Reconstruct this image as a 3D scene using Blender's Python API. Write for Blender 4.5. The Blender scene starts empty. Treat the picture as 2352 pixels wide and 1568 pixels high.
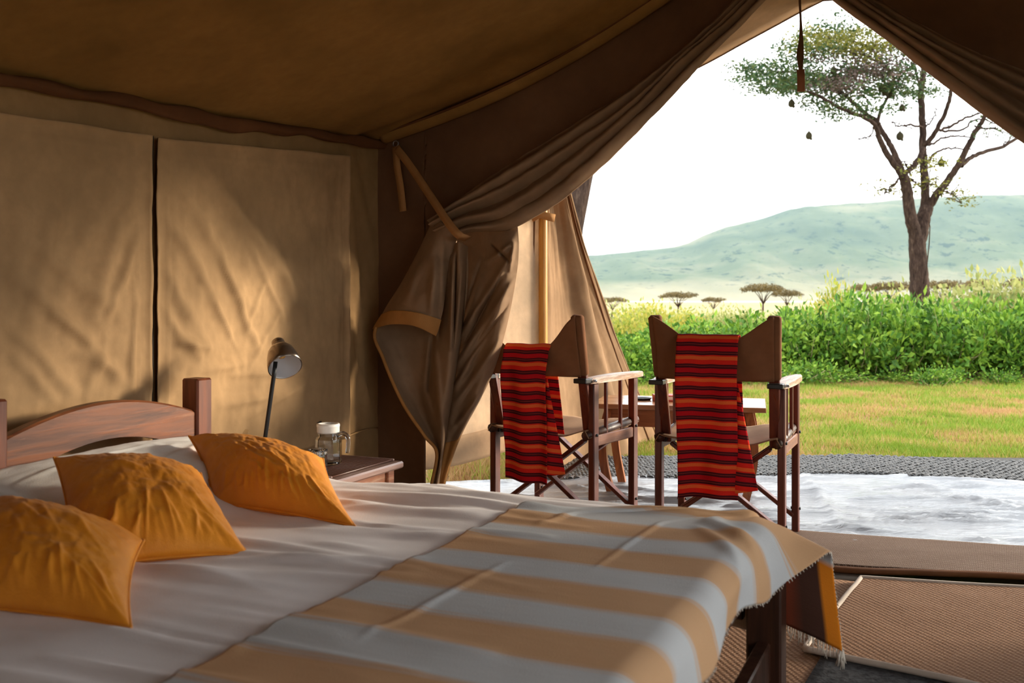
import bpy, bmesh, math, random
import numpy as np
from mathutils import Vector, Matrix

# ---------------------------------------------------------------- camera, sky, sun, exposure
F = 2240.0          # focal length in pixels of the 2352 x 1568 frame
EYE = 1.05          # camera height in metres
HOR = 690.0         # image row of the horizon
scene = bpy.context.scene
C = scene.collection
cam_data = bpy.data.cameras.new('camera')
cam = bpy.data.objects.new('camera', cam_data)
C.objects.link(cam)
cam.location = (0, 0, EYE)
cam.rotation_euler = (math.radians(90), 0, 0)
cam_data.sensor_width = 36.0
cam_data.lens = F / 2352 * 36.0
cam_data.shift_y = (HOR - 784) / 2352
cam_data.clip_end = 6000
cam_data.dof.use_dof = True
cam_data.dof.focus_distance = 4.2
cam_data.dof.aperture_fstop = 5.0
scene.camera = cam

world = bpy.data.worlds.new('sky')
scene.world = world
world.use_nodes = True
wn = world.node_tree.nodes
wn['Background'].inputs[0].default_value = (0.94, 0.98, 1.0, 1)
wn['Background'].inputs[1].default_value = 1.0
sun_data = bpy.data.lights.new('sun', 'SUN')
sun = bpy.data.objects.new('sun', sun_data)
C.objects.link(sun)
sun_data.energy = 1.9
sun_data.angle = math.radians(11)
sun_data.color = (1.0, 0.88, 0.70)
# low hazy morning sun, off to the right of the tent door
SUN_EL = math.radians(13)
_az = math.radians(-24.2)
_u, _v = (math.cos(_az), math.sin(_az)), (-math.sin(_az), math.cos(_az))
sd = -Vector((.757 * _u[0] + .653 * _v[0], .757 * _u[1] + .653 * _v[1], math.tan(SUN_EL))).normalized()
sun.rotation_euler = sd.to_track_quat('-Z', 'Y').to_euler()
sun.location = (20, 20, 30)

vs = scene.view_settings
vs.view_transform = 'Standard'
vs.look = 'None'
vs.exposure = 1.8
vs.gamma = 1.0
vs.use_curve_mapping = False
scene.cycles.max_bounces = 8
scene.cycles.diffuse_bounces = 4
scene.cycles.use_adaptive_sampling = True
scene.cycles.adaptive_threshold = 0.03
scene.cycles.volume_bounces = 0
scene.cycles.transparent_max_bounces = 12
scene.cycles.sample_clamp_indirect = 6.0
scene.cycles.caustics_reflective = False
scene.cycles.caustics_refractive = False

# ---------------------------------------------------------------- coordinates of the tent
A = math.radians(-24.2)
U = (math.cos(A), math.sin(A))       # along the front wall, from the bedside wall to the far side
V = (-math.sin(A), math.cos(A))      # out through the door
C0 = (-0.63, 4.57)                   # front corner of the bedside wall
YAW = A

def P(t, e, z):
    return Vector((C0[0] + t * U[0] + e * V[0], C0[1] + t * U[1] + e * V[1], z))
def at(px, py, Y):
    return Vector(((px - 1176) / F * Y, Y, EYE + (HOR - py) / F * Y))
def ground(px, py, z=0.0):
    Y = F * (EYE - z) / (py - HOR)
    return Vector(((px - 1176) / F * Y, Y, z))
def on_e(px, py, e):                 # point of the plane at distance e from the front wall
    k = (px - 1176) / F
    t = (k * (C0[1] + e * V[1]) - C0[0] - e * V[0]) / (U[0] - k * U[1])
    Y = C0[1] + t * U[1] + e * V[1]
    return P(t, e, EYE + (HOR - py) / F * Y)
def te(p):
    x, y = p[0] - C0[0], p[1] - C0[1]
    return (x * U[0] + y * U[1], x * V[0] + y * V[1])
def wall_ez(px, py):                 # pixel to (e, z) on the bedside wall
    k = (px - 1176) / F
    e = (C0[1] * k - C0[0]) / (V[0] - V[1] * k)
    Y = C0[1] + e * V[1]
    return e, EYE + (HOR - py) / F * Y

# ---------------------------------------------------------------- noise and cloth helpers
def _hash(ix, iy, seed):
    h = (ix.astype(np.int64) * 374761393 + iy.astype(np.int64) * 668265263 + seed * 69069 + 12345) & 0x7fffffff
    h = ((h ^ (h >> 13)) * 1274126177) & 0x7fffffff
    return (h ^ (h >> 16)) & 0x7fffffff
def perlin(x, y, seed=0):
    x = np.asarray(x, float); y = np.asarray(y, float)
    ix = np.floor(x); iy = np.floor(y); fx = x - ix; fy = y - iy
    ux = fx * fx * fx * (fx * (fx * 6 - 15) + 10); uy = fy * fy * fy * (fy * (fy * 6 - 15) + 10)
    def g(dx, dy):
        a = _hash(ix + dx, iy + dy, seed) / 0x7fffffff * 2 * math.pi
        return np.cos(a) * (fx - dx) + np.sin(a) * (fy - dy)
    n0 = g(0, 0) * (1 - ux) + g(1, 0) * ux
    n1 = g(0, 1) * (1 - ux) + g(1, 1) * ux
    return (n0 * (1 - uy) + n1 * uy) * 1.4
def fbm(x, y, seed=0, oct=4):
    s = 0; a = 1.0
    for i in range(oct):
        s = s + a * perlin(x * 2 ** i, y * 2 ** i, seed + i * 17); a *= 0.5
    return s
def creases(x, y, segs):             # raised lines: (x0, y0, x1, y1, width, height)
    d = np.zeros_like(x, dtype=float)
    for (x0, y0, x1, y1, w, a) in segs:
        dx, dy = x1 - x0, y1 - y0
        L2 = dx * dx + dy * dy + 1e-9
        q = ((x - x0) * dx + (y - y0) * dy) / L2
        qc = np.clip(q, 0, 1)
        dist2 = (x - x0 - qc * dx) ** 2 + (y - y0 - qc * dy) ** 2
        taper = 0.35 + 0.65 * np.sin(np.pi * qc) ** 0.7
        d = d + a * taper * np.exp(-dist2 / (w * w))
    return d
def catmull(pts, n):
    pts = np.asarray(pts, float)
    m = len(pts)
    s = np.linspace(0, m - 1, n)
    i = np.clip(np.floor(s).astype(int), 0, m - 2)
    f = (s - i).reshape(-1, *([1] * (pts.ndim - 1)))
    p0 = pts[np.clip(i - 1, 0, m - 1)]; p1 = pts[i]; p2 = pts[i + 1]; p3 = pts[np.clip(i + 2, 0, m - 1)]
    return 0.5 * (2 * p1 + (p2 - p0) * f + (2 * p0 - 5 * p1 + 4 * p2 - p3) * f * f + (3 * p1 - 3 * p2 + p3 - p0) * f ** 3)
def sheet(rows, n, m):               # rows of control points to an n x m field
    a = catmull(rows, n)
    return np.swapaxes(catmull(np.swapaxes(a, 0, 1), m), 0, 1)
def sstep(a, b, x):
    q = np.clip((x - a) / (b - a), 0, 1)
    return q * q * (3 - 2 * q)

# ---------------------------------------------------------------- object helpers
def tag(o, label=None, cat=None, group=None, kind=None):
    if label: o['label'] = label
    if cat: o['category'] = cat
    if group: o['group'] = group
    if kind: o['kind'] = kind
    return o
def thing(name, loc, rz=0.0, label=None, cat=None, group=None, kind=None):
    o = bpy.data.objects.new(name, None)
    o.empty_display_size = 0.1
    C.objects.link(o)
    o.location = loc
    o.rotation_euler = (0, 0, rz)
    return tag(o, label, cat, group, kind)

class MB:
    def __init__(self):
        self.v = []; self.f = []; self.uv = None
    def add(self, verts, faces):
        b = len(self.v)
        self.v.extend([tuple(p) for p in verts])
        self.f.extend([tuple(i + b for i in q) for q in faces])
        return self
    def box(self, c, s, rot=None, bev=0.004):
        hx, hy, hz = s[0] / 2, s[1] / 2, s[2] / 2
        b = min(bev, hx * .45, hy * .45, hz * .45)
        vs = []; idx = {}
        for sx in (-1, 1):
            for sy in (-1, 1):
                for sz in (-1, 1):
                    for k, o in enumerate(((0, b, b), (b, 0, b), (b, b, 0))):
                        idx[(sx, sy, sz, k)] = len(vs)
                        vs.append(Vector((sx * (hx - o[0]), sy * (hy - o[1]), sz * (hz - o[2]))))
        R = [(-1, -1), (1, -1), (1, 1), (-1, 1)]
        fs = []
        for s_ in (-1, 1):
            q = [idx[(s_, a, b2, 0)] for a, b2 in R]; fs.append(q if s_ > 0 else q[::-1])
            q = [idx[(a, s_, b2, 1)] for a, b2 in R]; fs.append(q[::-1] if s_ > 0 else q)
            q = [idx[(a, b2, s_, 2)] for a, b2 in R]; fs.append(q if s_ > 0 else q[::-1])
        for a in (-1, 1):
            for b2 in (-1, 1):
                q = [idx[(a, b2, -1, 0)], idx[(a, b2, 1, 0)], idx[(a, b2, 1, 1)], idx[(a, b2, -1, 1)]]
                fs.append(q if a * b2 < 0 else q[::-1])
                q = [idx[(a, -1, b2, 0)], idx[(a, 1, b2, 0)], idx[(a, 1, b2, 2)], idx[(a, -1, b2, 2)]]
                fs.append(q[::-1] if a * b2 < 0 else q)
                q = [idx[(-1, a, b2, 1)], idx[(1, a, b2, 1)], idx[(1, a, b2, 2)], idx[(-1, a, b2, 2)]]
                fs.append(q if a * b2 < 0 else q[::-1])
                for c2 in (-1, 1):
                    q = [idx[(a, b2, c2, 0)], idx[(a, b2, c2, 1)], idx[(a, b2, c2, 2)]]
                    fs.append(q if a * b2 * c2 > 0 else q[::-1])
        c = Vector(c)
        if rot is not None:
            vs = [rot @ p for p in vs]
        return self.add([p + c for p in vs], fs)
    def bar(self, p, q, w, d, up=(0, 0, 1), bev=0.004):   # beam of section w x d from p to q
        p = Vector(p); q = Vector(q)
        z = (q - p).normalized(); up = Vector(up)
        x = up.cross(z)
        if x.length < 1e-4: x = Vector((1, 0, 0)).cross(z)
        x.normalize(); y = z.cross(x)
        R = Matrix((x, y, z)).transposed()
        return self.box((p + q) / 2, (w, d, (q - p).length), R, bev)
    def tube(self, pts, rad, n=8, cap=True, sq=1.0):
        pts = [Vector(p) for p in pts]
        if not hasattr(rad, '__len__'): rad = [rad] * len(pts)
        rings = []; prev = None
        for i, p in enumerate(pts):
            d = (pts[min(i + 1, len(pts) - 1)] - pts[max(i - 1, 0)])
            d = d.normalized() if d.length > 1e-9 else Vector((0, 0, 1))
            if prev is None:
                a = Vector((0, 0, 1)) if abs(d.z) < .9 else Vector((1, 0, 0))
                x = d.cross(a).normalized()
            else:
                x = (prev - d * prev.dot(d)).normalized()
            prev = x; y = d.cross(x)
            rings.append([p + (x * math.cos(2 * math.pi * k / n) + y * math.sin(2 * math.pi * k / n) * sq) * rad[i] for k in range(n)])
        vs = [q for r in rings for q in r]; fs = []
        for i in range(len(pts) - 1):
            for k in range(n):
                k2 = (k + 1) % n
                fs.append((i * n + k, i * n + k2, (i + 1) * n + k2, (i + 1) * n + k))
        if cap:
            fs.append(tuple(range(n - 1, -1, -1))); b = (len(pts) - 1) * n
            fs.append(tuple(b + k for k in range(n)))
        return self.add(vs, fs)
    def lathe(self, prof, c=(0, 0, 0), n=32, R=None):
        c = Vector(c); vs = []
        for r, z in prof:
            for k in range(n):
                p = Vector((r * math.cos(2 * math.pi * k / n), r * math.sin(2 * math.pi * k / n), z))
                vs.append((R @ p if R else p) + c)
        fs = []
        for i in range(len(prof) - 1):
            for k in range(n):
                k2 = (k + 1) % n
                fs.append((i * n + k, i * n + k2, (i + 1) * n + k2, (i + 1) * n + k))
        return self.add(vs, fs)
    def build(self, name, mat, parent=None, world=True, smooth=True):
        return build(name, np.array(self.v, float), self.f, mat, parent, world, smooth)

def build(name, v, f, mat, parent=None, world=True, smooth=True, uv=None, base=None):
    """One mesh object. World coordinates are taken relative to the parent, or to the thing's own base."""
    v = np.asarray(v, float).reshape(-1, 3)
    loc = None
    if world:
        if parent is not None:
            q = parent; off = Vector((0, 0, 0)); 
            while q is not None:
                off += q.location; q = q.parent
            v = v - np.array(off)
        else:
            lo, hi = v.min(0), v.max(0)
            loc = np.array([(lo[0] + hi[0]) / 2, (lo[1] + hi[1]) / 2, lo[2]]) if base is None else np.array(base)
            v = v - loc
    me = bpy.data.meshes.new(name)
    me.from_pydata(v.tolist() if isinstance(v, np.ndarray) else v, [], f)
    if smooth:
        me.polygons.foreach_set('use_smooth', [True] * len(me.polygons))
    if uv is not None:
        ul = me.uv_layers.new(name='UVMap')
        li = np.zeros(len(me.loops), int); me.loops.foreach_get('vertex_index', li)
        ul.data.foreach_set('uv', np.asarray(uv, float)[li].ravel())
    me.update()
    o = bpy.data.objects.new(name, me)
    C.objects.link(o)
    if mat: me.materials.append(mat)
    if loc is not None: o.location = loc
    if parent is not None: o.parent = parent
    return o
def gridfaces(n, m, closed=False):
    fs = []
    for i in range(n - 1):
        for j in range(m - 1 + (1 if closed else 0)):
            j2 = (j + 1) % m
            fs.append((i * m + j, i * m + j2, (i + 1) * m + j2, (i + 1) * m + j))
    return fs
def cloth(name, pts, mat, parent=None, thick=0.003, uv=None, world=True, off=0.0):
    n, m = pts.shape[:2]
    o = build(name, pts.reshape(-1, 3), gridfaces(n, m), mat, parent, world, True, None if uv is None else uv.reshape(-1, 2))
    if thick:
        md = o.modifiers.new('thickness', 'SOLIDIFY'); md.thickness = thick; md.offset = off
    return o
def flat_edges(o, ang=35):
    me = o.data
    me.polygons.foreach_set('use_smooth', [True] * len(me.polygons))
    bm = bmesh.new(); bm.from_mesh(me)
    for e in bm.edges:
        if len(e.link_faces) == 2 and e.calc_face_angle(0) > math.radians(ang): e.smooth = False
    bm.to_mesh(me); bm.free()
    return o
def copy_thing(o, loc=None, rz=None, scale=None, parent=None):
    c = o.copy(); C.objects.link(c)
    if parent is not None: c.parent = parent
    if loc is not None: c.location = loc
    if rz is not None: c.rotation_euler = (0, 0, rz)
    if scale is not None: c.scale = scale if hasattr(scale, '__len__') else (scale,) * 3
    for ch in list(o.children): copy_thing(ch, parent=c)
    return c

# ---------------------------------------------------------------- materials
class Mat:
    def __init__(self, name, color=(.5, .5, .5), rough=.8, metal=0.0, spec=None):
        self.m = bpy.data.materials.new(name); self.m.use_nodes = True
        self.nt = self.m.node_tree; self.n = self.nt.nodes; self.b = self.n['Principled BSDF']
        self.b.inputs['Base Color'].default_value = (*color, 1)
        self.b.inputs['Roughness'].default_value = rough
        self.b.inputs['Metallic'].default_value = metal
        if spec is not None: self.b.inputs['Specular IOR Level'].default_value = spec
    def node(self, t, **kw):
        x = self.n.new(t)
        for k, v in kw.items(): setattr(x, k, v)
        return x
    def link(self, a, b): self.nt.links.new(a, b)
    def coord(self, kind='Object', scale=None, rot=None, loc=None):
        c = self.node('ShaderNodeTexCoord').outputs[kind]
        if scale is None and rot is None: return c
        mp = self.node('ShaderNodeMapping')
        if scale is not None: mp.inputs['Scale'].default_value = scale if hasattr(scale, '__len__') else (scale,) * 3
        if rot is not None: mp.inputs['Rotation'].default_value = rot
        if loc is not None: mp.inputs['Location'].default_value = loc
        self.link(c, mp.inputs[0]); return mp.outputs[0]
    def pos(self):
        return self.node('ShaderNodeNewGeometry').outputs['Position']
    def noise(self, vec, scale, detail=4, rough=.55, dist=0.0):
        x = self.node('ShaderNodeTexNoise'); x.inputs['Scale'].default_value = scale
        x.inputs['Detail'].default_value = detail; x.inputs['Roughness'].default_value = rough
        x.inputs['Distortion'].default_value = dist
        if vec is not None: self.link(vec, x.inputs['Vector'])
        return x.outputs[0]
    def wave(self, vec, scale, direction='X', dist=0.0, dscale=1.0):
        x = self.node('ShaderNodeTexWave'); x.bands_direction = direction
        x.inputs['Scale'].default_value = scale; x.inputs['Distortion'].default_value = dist
        x.inputs['Detail Scale'].default_value = dscale
        self.link(vec, x.inputs['Vector']); return x.outputs[1]
    def ramp(self, fac, stops, interp='LINEAR'):
        r = self.node('ShaderNodeValToRGB'); cr = r.color_ramp; cr.interpolation = interp
        while len(cr.elements) < len(stops): cr.elements.new(1.0)
        for el, (p, c) in zip(cr.elements, stops):
            el.position = p; el.color = (*c, 1) if len(c) == 3 else c
        self.link(fac, r.inputs[0]); return r.outputs[0]
    def mix(self, fac, a, b, blend='MIX'):
        x = self.node('ShaderNodeMix', data_type='RGBA', blend_type=blend)
        for s, val in ((x.inputs[0], fac), (x.inputs[6], a), (x.inputs[7], b)):
            if isinstance(val, (int, float)): s.default_value = val
            elif isinstance(val, tuple): s.default_value = (*val, 1)
            else: self.link(val, s)
        return x.outputs[2]
    def math(self, op, a, b=0.0, c=0.0):
        x = self.node('ShaderNodeMath', operation=op)
        for i, val in enumerate((a, b, c)):
            if isinstance(val, (int, float)): x.inputs[i].default_value = val
            else: self.link(val, x.inputs[i])
        return x.outputs[0]
    def sep(self, vec):
        x = self.node('ShaderNodeSeparateXYZ'); self.link(vec, x.inputs[0]); return x.outputs
    def color(self, out): self.link(out, self.b.inputs['Base Color']); return self
    def rough(self, out): self.link(out, self.b.inputs['Roughness']); return self
    def bump(self, h, strength=.3, dist=.01):
        x = self.node('ShaderNodeBump'); x.inputs['Strength'].default_value = strength
        x.inputs['Distance'].default_value = dist
        self.link(h, x.inputs['Height']); self.link(x.outputs[0], self.b.inputs['Normal'])
        return self
    def translucent(self, amount, tint=None):
        """Thin stuff that lets part of the light through from behind."""
        out = self.n['Material Output']
        tr = self.node('ShaderNodeBsdfTranslucent'); mx = self.node('ShaderNodeMixShader')
        mx.inputs[0].default_value = amount
        src = self.b.inputs['Base Color']
        if tint is not None: tr.inputs[0].default_value = (*tint, 1)
        elif src.links: self.link(src.links[0].from_socket, tr.inputs[0])
        else: tr.inputs[0].default_value = src.default_value
        if self.b.inputs['Normal'].links: self.link(self.b.inputs['Normal'].links[0].from_socket, tr.inputs['Normal'])
        self.link(self.b.outputs[0], mx.inputs[1]); self.link(tr.outputs[0], mx.inputs[2])
        self.link(mx.outputs[0], out.inputs[0]); return self

def canvas(name, col, trans=0.0, rough=.9, weave=420):
    k = Mat(name, col, rough, spec=.15)
    c = k.coord('Object')
    n1 = k.noise(c, 3.0, 5); n2 = k.noise(c, 26, 4)
    dark = tuple(x * .72 for x in col); light = tuple(min(1, x * 1.12) for x in col)
    k.color(k.mix(k.ramp(n2, [(.35, (0, 0, 0)), (.7, (.35, .35, .35))]), k.ramp(n1, [(.3, dark), (.62, light)]), dark))
    fine = k.noise(c, weave, 2); 
    h = k.math('ADD', k.math('MULTIPLY', fine, .25), k.noise(c, 34, 3))
    k.bump(h, .18, .004)
    if trans: k.translucent(trans)
    return k.m
def wood(name, dark, light, worn=None, rough=.45, scale=1.0, axis='Z', wornamt=.55):
    k = Mat(name, light, rough, spec=.4)
    sc = {'X': (1.2, 16, 16), 'Y': (16, 1.2, 16), 'Z': (16, 16, 1.2)}[axis]
    c = k.coord('Object', tuple(s * scale for s in sc))
    g = k.noise(c, 2.2, 6, .6, .6)
    col = k.ramp(g, [(.30, dark), (.5, tuple((a + b) / 2 for a, b in zip(dark, light))), (.72, light)])
    if worn:
        w = k.noise(k.coord('Object', tuple(s * scale * .5 for s in sc)), 3.0, 6, .7)
        col = k.mix(k.ramp(w, [(wornamt, (0, 0, 0)), (wornamt + .14, (1, 1, 1))]), col, worn)
    k.color(col); k.bump(g, .15, .003)
    k.rough(k.ramp(g, [(.3, (rough + .15,) * 3), (.7, (rough - .08,) * 3)]))
    return k.m

M = {}
M['canvas_wall'] = canvas('canvas_wall', (.33, .195, .085))
M['canvas_flap'] = canvas('canvas_flap', (.43, .27, .135))
M['canvas_roof'] = canvas('canvas_roof', (.28, .148, .044))
M['canvas_hem'] = canvas('canvas_hem', (.13, .052, .02))
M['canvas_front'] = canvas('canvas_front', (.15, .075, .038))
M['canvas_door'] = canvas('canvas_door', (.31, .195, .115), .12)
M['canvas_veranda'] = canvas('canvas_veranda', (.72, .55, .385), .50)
M['canvas_wing'] = canvas('canvas_wing', (.31, .185, .098), .12)
M['canvas_fly'] = canvas('canvas_fly', (.32, .19, .105), .05)
M['binding'] = canvas('binding', (.42, .20, .062))
M['strap'] = canvas('strap', (.40, .20, .075), 0, .8, 700)
M['wood_bed'] = wood('wood_bed', (.035, .010, .006), (.31, .105, .040), (.38, .19, .11), .36, 1.0, 'Y', .62)
M['wood_bed_post'] = wood('wood_bed_post', (.08, .018, .008), (.26, .075, .028), None, .4)
M['wood_dark'] = wood('wood_dark', (.020, .008, .005), (.085, .032, .016), None, .4)
M['wood_chair'] = wood('wood_chair', (.055, .010, .006), (.17, .036, .014), (.28, .11, .055), .34, 1.0, 'Z', .66)
M['wood_arm'] = wood('wood_arm', (.20, .10, .055), (.48, .30, .20), (.72, .60, .50), .34, 1.0, 'Y', .48)  # weathered wood, lightened to put the sky's white reflection into its colour
M['wood_rail'] = wood('wood_rail', (.10, .026, .012), (.28, .10, .042), (.42, .25, .16), .42, 1.0, 'Y', .52)
M['wood_table'] = wood('wood_table', (.17, .045, .015), (.42, .15, .05), None, .30, 1.0, 'X')
M['wood_table_leg'] = wood('wood_table_leg', (.16, .04, .012), (.44, .15, .045), None, .32)
M['black_metal'] = Mat('black_metal', (.012, .012, .013), .35, .3).m
M['steel'] = Mat('steel', (.45, .46, .48), .28, 1.0).m

# ================================================================ THE SETTING
RIDGE_T, TENT_W, BACK_E = 1.90, 3.80, -5.2
def eave(e):
    return 1.80 - 0.11 * np.sin(np.clip(-np.asarray(e) / 4.2, 0, 1) * math.pi)
def roof_z(t, e):
    tt = np.where(np.asarray(t) > RIDGE_T, TENT_W - np.asarray(t), np.asarray(t))
    q = tt / RIDGE_T
    return eave(e) * (1 - q) + 2.57 * q - 0.05 * np.sin(np.pi * q)
def Parr(t, e, z):
    return np.stack([C0[0] + t * U[0] + e * V[0], C0[1] + t * U[1] + e * V[1], z], -1)

# ---- ground inside and out
k = Mat('earth_floor', (.10, .075, .055), .9)
k.color(k.ramp(k.noise(k.pos(), 9, 5), [(.3, (.07, .05, .038)), (.7, (.14, .105, .075))]))
q = [P(-.02, .05, 0), P(TENT_W, .05, 0), P(TENT_W, BACK_E, 0), P(-.02, BACK_E, 0)]
fl = MB().add(q + [p - Vector((0, 0, .03)) for p in q], [(3, 2, 1, 0), (4, 5, 6, 7), (0, 1, 5, 4), (1, 2, 6, 5), (2, 3, 7, 6), (3, 0, 4, 7)]).build('floor', k.m, smooth=False)
tag(fl, 'brown canvas floor sewn into the tent', kind='structure')

k = Mat('lawn_soil', (.3, .3, .1), .95, spec=.1)
pp = k.pos()
n1 = k.noise(pp, .9, 5, .6); n2 = k.noise(pp, 7, 4, .6)
gcol = k.ramp(n1, [(.42, (.24, .13, .065)), (.50, (.20, .165, .045)), (.58, (.12, .16, .022))])
gcol = k.mix(k.ramp(n2, [(.48, (0, 0, 0)), (.68, (.6, .6, .6))]), gcol, (.28, .17, .095))
k.color(gcol); k.bump(k.noise(pp, 40, 4), .6, .03)
M['lawn_soil'] = k.m
xs = np.concatenate([np.linspace(-14, -1, 14), np.linspace(-.5, 8, 60), np.linspace(9, 22, 14)])
ys = np.concatenate([np.linspace(-8, 5.5, 10), np.linspace(5.7, 20, 80)])
gy, gx = np.meshgrid(ys, xs, indexing='ij')
gz = -.034 + .018 * fbm(gx * .7, gy * .7, 3, 3) * sstep(6.2, 8, gy)
lawn = build('lawn', np.stack([gx, gy, gz], -1), gridfaces(*gx.shape), M['lawn_soil'])
tag(lawn, 'short mown lawn of green and dry yellow grass before the tent', kind='structure')

k = Mat('plain_soil', (.6, .5, .32), .95, spec=.05)
pp = k.pos()
col = k.ramp(k.noise(k.coord('Object', (.012, .05, 1)), 1.0, 5), [(.3, (.38, .29, .175)), (.55, (.34, .29, .15)), (.75, (.20, .22, .08))])
k.color(col)
xs = np.linspace(-500, 900, 60); ys = np.concatenate([np.linspace(19.5, 120, 24), np.linspace(140, 1000, 24)])
gy, gx = np.meshgrid(ys, xs, indexing='ij')
gz = -.05 + .25 * fbm(gx * .03, gy * .03, 8, 3) * sstep(30, 90, gy) - .35 * sstep(20, 60, gy)
plain = build('plain', np.stack([gx, gy, gz], -1), gridfaces(*gx.shape), k.m)
tag(plain, 'pale dry savanna plain reaching to the foot of the hills', kind='structure')

# ---- the hills: ridge line measured against the horizon, far away
prof = [(-900, 640), (200, 610), (900, 600), (1365, 586), (1440, 577), (1500, 571), (1560, 566), (1600, 548), (1640, 527), (1700, 512), (1762, 500), (1785, 487),
        (1830, 474), (1900, 470), (2000, 464), (2100, 455), (2200, 450), (2352, 447), (2600, 452), (3000, 470), (3600, 520)]
px_ = np.linspace(-900, 3600, 420)
ridge_py = np.interp(px_, [p[0] for p in prof], [p[1] for p in prof])
ridge_py = np.convolve(np.pad(ridge_py, 3, mode='edge'), np.ones(7) / 7, 'valid') + 1.2 * perlin(px_ / 23, px_ * 0, 5) + .8 * perlin(px_ / 8, px_ * 0, 6)
YB, YR = 950.0, 1900.0
rr = np.linspace(0, 1.15, 70)
R_, X_ = np.meshgrid(rr, px_, indexing='ij')
Yh = YB + (YR - YB) * R_
xh = (X_ - 1176) / F * (YR * .4 + Yh * .6)
hz = (HOR - np.interp(X_, px_, ridge_py)) / F * YR
prof_s = np.where(R_ < 1, .10 * R_ + .90 * sstep(.05, 1.02, R_) ** 1.15, 1 - (R_ - 1) * 1.2)
gul = np.abs(perlin(xh / 150 + R_ * 1.2, R_ * 1.6, 21)) + .5 * np.abs(perlin(xh / 60 + R_, R_ * 2.5, 22)) + .25 * np.abs(perlin(xh / 24, R_ * 7, 23))
hzz = hz * prof_s - hz * .13 * (gul - .3) * np.sin(np.pi * np.clip(R_, 0, 1)) ** 1.0
k = Mat('hill_grass', (.3, .35, .18), 1.0, spec=0)
oc = k.coord('Object')
base = k.ramp(k.noise(k.coord('Object', (.004, .003, .012)), 1.0, 6, .6), [(.36, (.055, .085, .050)), (.5, (.10, .13, .075)), (.64, (.19, .19, .12))])
spots = k.ramp(k.noise(k.coord('Object', (.05, .03, .07)), 1.0, 5, .7), [(.57, (0, 0, 0)), (.63, (.85, .85, .85))])
base = k.mix(spots, base, (.012, .035, .03))
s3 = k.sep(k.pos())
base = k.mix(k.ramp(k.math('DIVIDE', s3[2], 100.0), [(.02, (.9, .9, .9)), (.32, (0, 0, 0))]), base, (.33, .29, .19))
k.color(base)
hills = build('hills', np.stack([xh, Yh, hzz + .2], -1), gridfaces(*xh.shape), k.m)
tag(hills, 'long grassy hills with dark scattered bushes under haze', kind='structure')
# ---- canvas shell: bedside wall with two window flaps
ne, nz = 280, 120
e_ = np.linspace(0.035, BACK_E, ne); s_ = np.linspace(0, 1, nz)
S2, E2 = np.meshgrid(s_, e_, indexing='ij')
Z2 = S2 * (eave(E2) + .01)
segs = []
for a, b, c_, d, w, h in [(800, 420, 845, 1000, .02, .008), (820, 600, 790, 950, .025, .010), (790, 760, 860, 960, .018, .010), (560, 990, 860, 955, .008, .006),
                          (800, 330, 860, 600, .03, .008), (500, 1010, 700, 960, .012, .008)]:
    p0 = wall_ez(a, b); p1 = wall_ez(c_, d); segs.append((*p0, *p1, w, h))
T2 = .004 * fbm(E2 * 2.2, Z2 * 2.2, 31) + creases(E2, Z2, segs) + .003 * fbm(E2 * 9, Z2 * 5, 33, 3)
wl = cloth('wall_left', Parr(T2, E2, Z2), M['canvas_wall'], None, .004)
tag(wl, 'brown canvas tent wall behind the headboard', kind='structure')

def wall_flap(px_segs, e0, e1, top0, top1, bot, seed, label):
    n, m = 130, 130
    a = np.linspace(0, 1, m); b = np.linspace(0, 1, n)
    B, A_ = np.meshgrid(b, a, indexing='ij')
    E = e0 + (e1 - e0) * A_
    ztop = top0 + (top1 - top0) * A_ + .006 * perlin(A_ * 5, A_ * 0, seed)
    Z = bot + (ztop - bot) * B
    E = E + .006 * perlin(Z * 4, Z * 0, seed + 1) * (np.exp(-A_ * 12) + np.exp(-(1 - A_) * 12))
    sg = []
    for (x0, y0, x1, y1, w, h) in px_segs:
        sg.append((*wall_ez(x0, y0), *wall_ez(x1, y1), w, h))
    edge = np.minimum(np.minimum(A_, 1 - A_) * abs(e1 - e0), (1 - B) * 1.2)
    inner = sstep(.0, .10, edge)
    T = .018 + inner * (.016 * fbm(E * 2.6, Z * 1.8, seed + 3, 4) + .8 * creases(E + .012 * fbm(E * 7, Z * 7, seed + 8, 2), Z, sg)) + .0035 * fbm(E * 13, Z * 9, seed + 5, 3) + .010 * np.exp(-(edge / .012) ** 2)
    T = T + .0025 * (np.abs(edge - .055) < .006)
    o = cloth('window_flap', Parr(T, E, Z), M['canvas_flap'], wl, .003)
    tag(o, label)
    return o
eR0, eR1 = wall_ez(347, 500)[0], wall_ez(792, 500)[0]
wall_flap([(400, 420, 560, 700, .030, .020), (372, 500, 520, 760, .026, .024), (470, 400, 650, 640, .032, .018), (360, 610, 470, 820, .03, .022), (365, 720, 450, 830, .022, .022),
           (500, 600, 585, 800, .016, .014), (560, 560, 640, 730, .016, .014), (600, 640, 560, 760, .012, .010), (620, 560, 700, 760, .03, .016), (480, 690, 540, 800, .010, .010),
           (380, 780, 480, 800, .018, .018), (430, 850, 560, 835, .02, .016), (520, 860, 700, 850, .016, .014), (500, 930, 640, 905, .018, .016), (650, 450, 730, 620, .05, .014),
           (560, 960, 690, 880, .012, .010), (640, 700, 560, 850, .012, .010), (690, 380, 600, 470, .04, .012)],
          eR0, eR1, 1.595, 1.69, .44, 41, 'right roll-down window flap')
eL1 = wall_ez(335, 500)[0]
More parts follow.
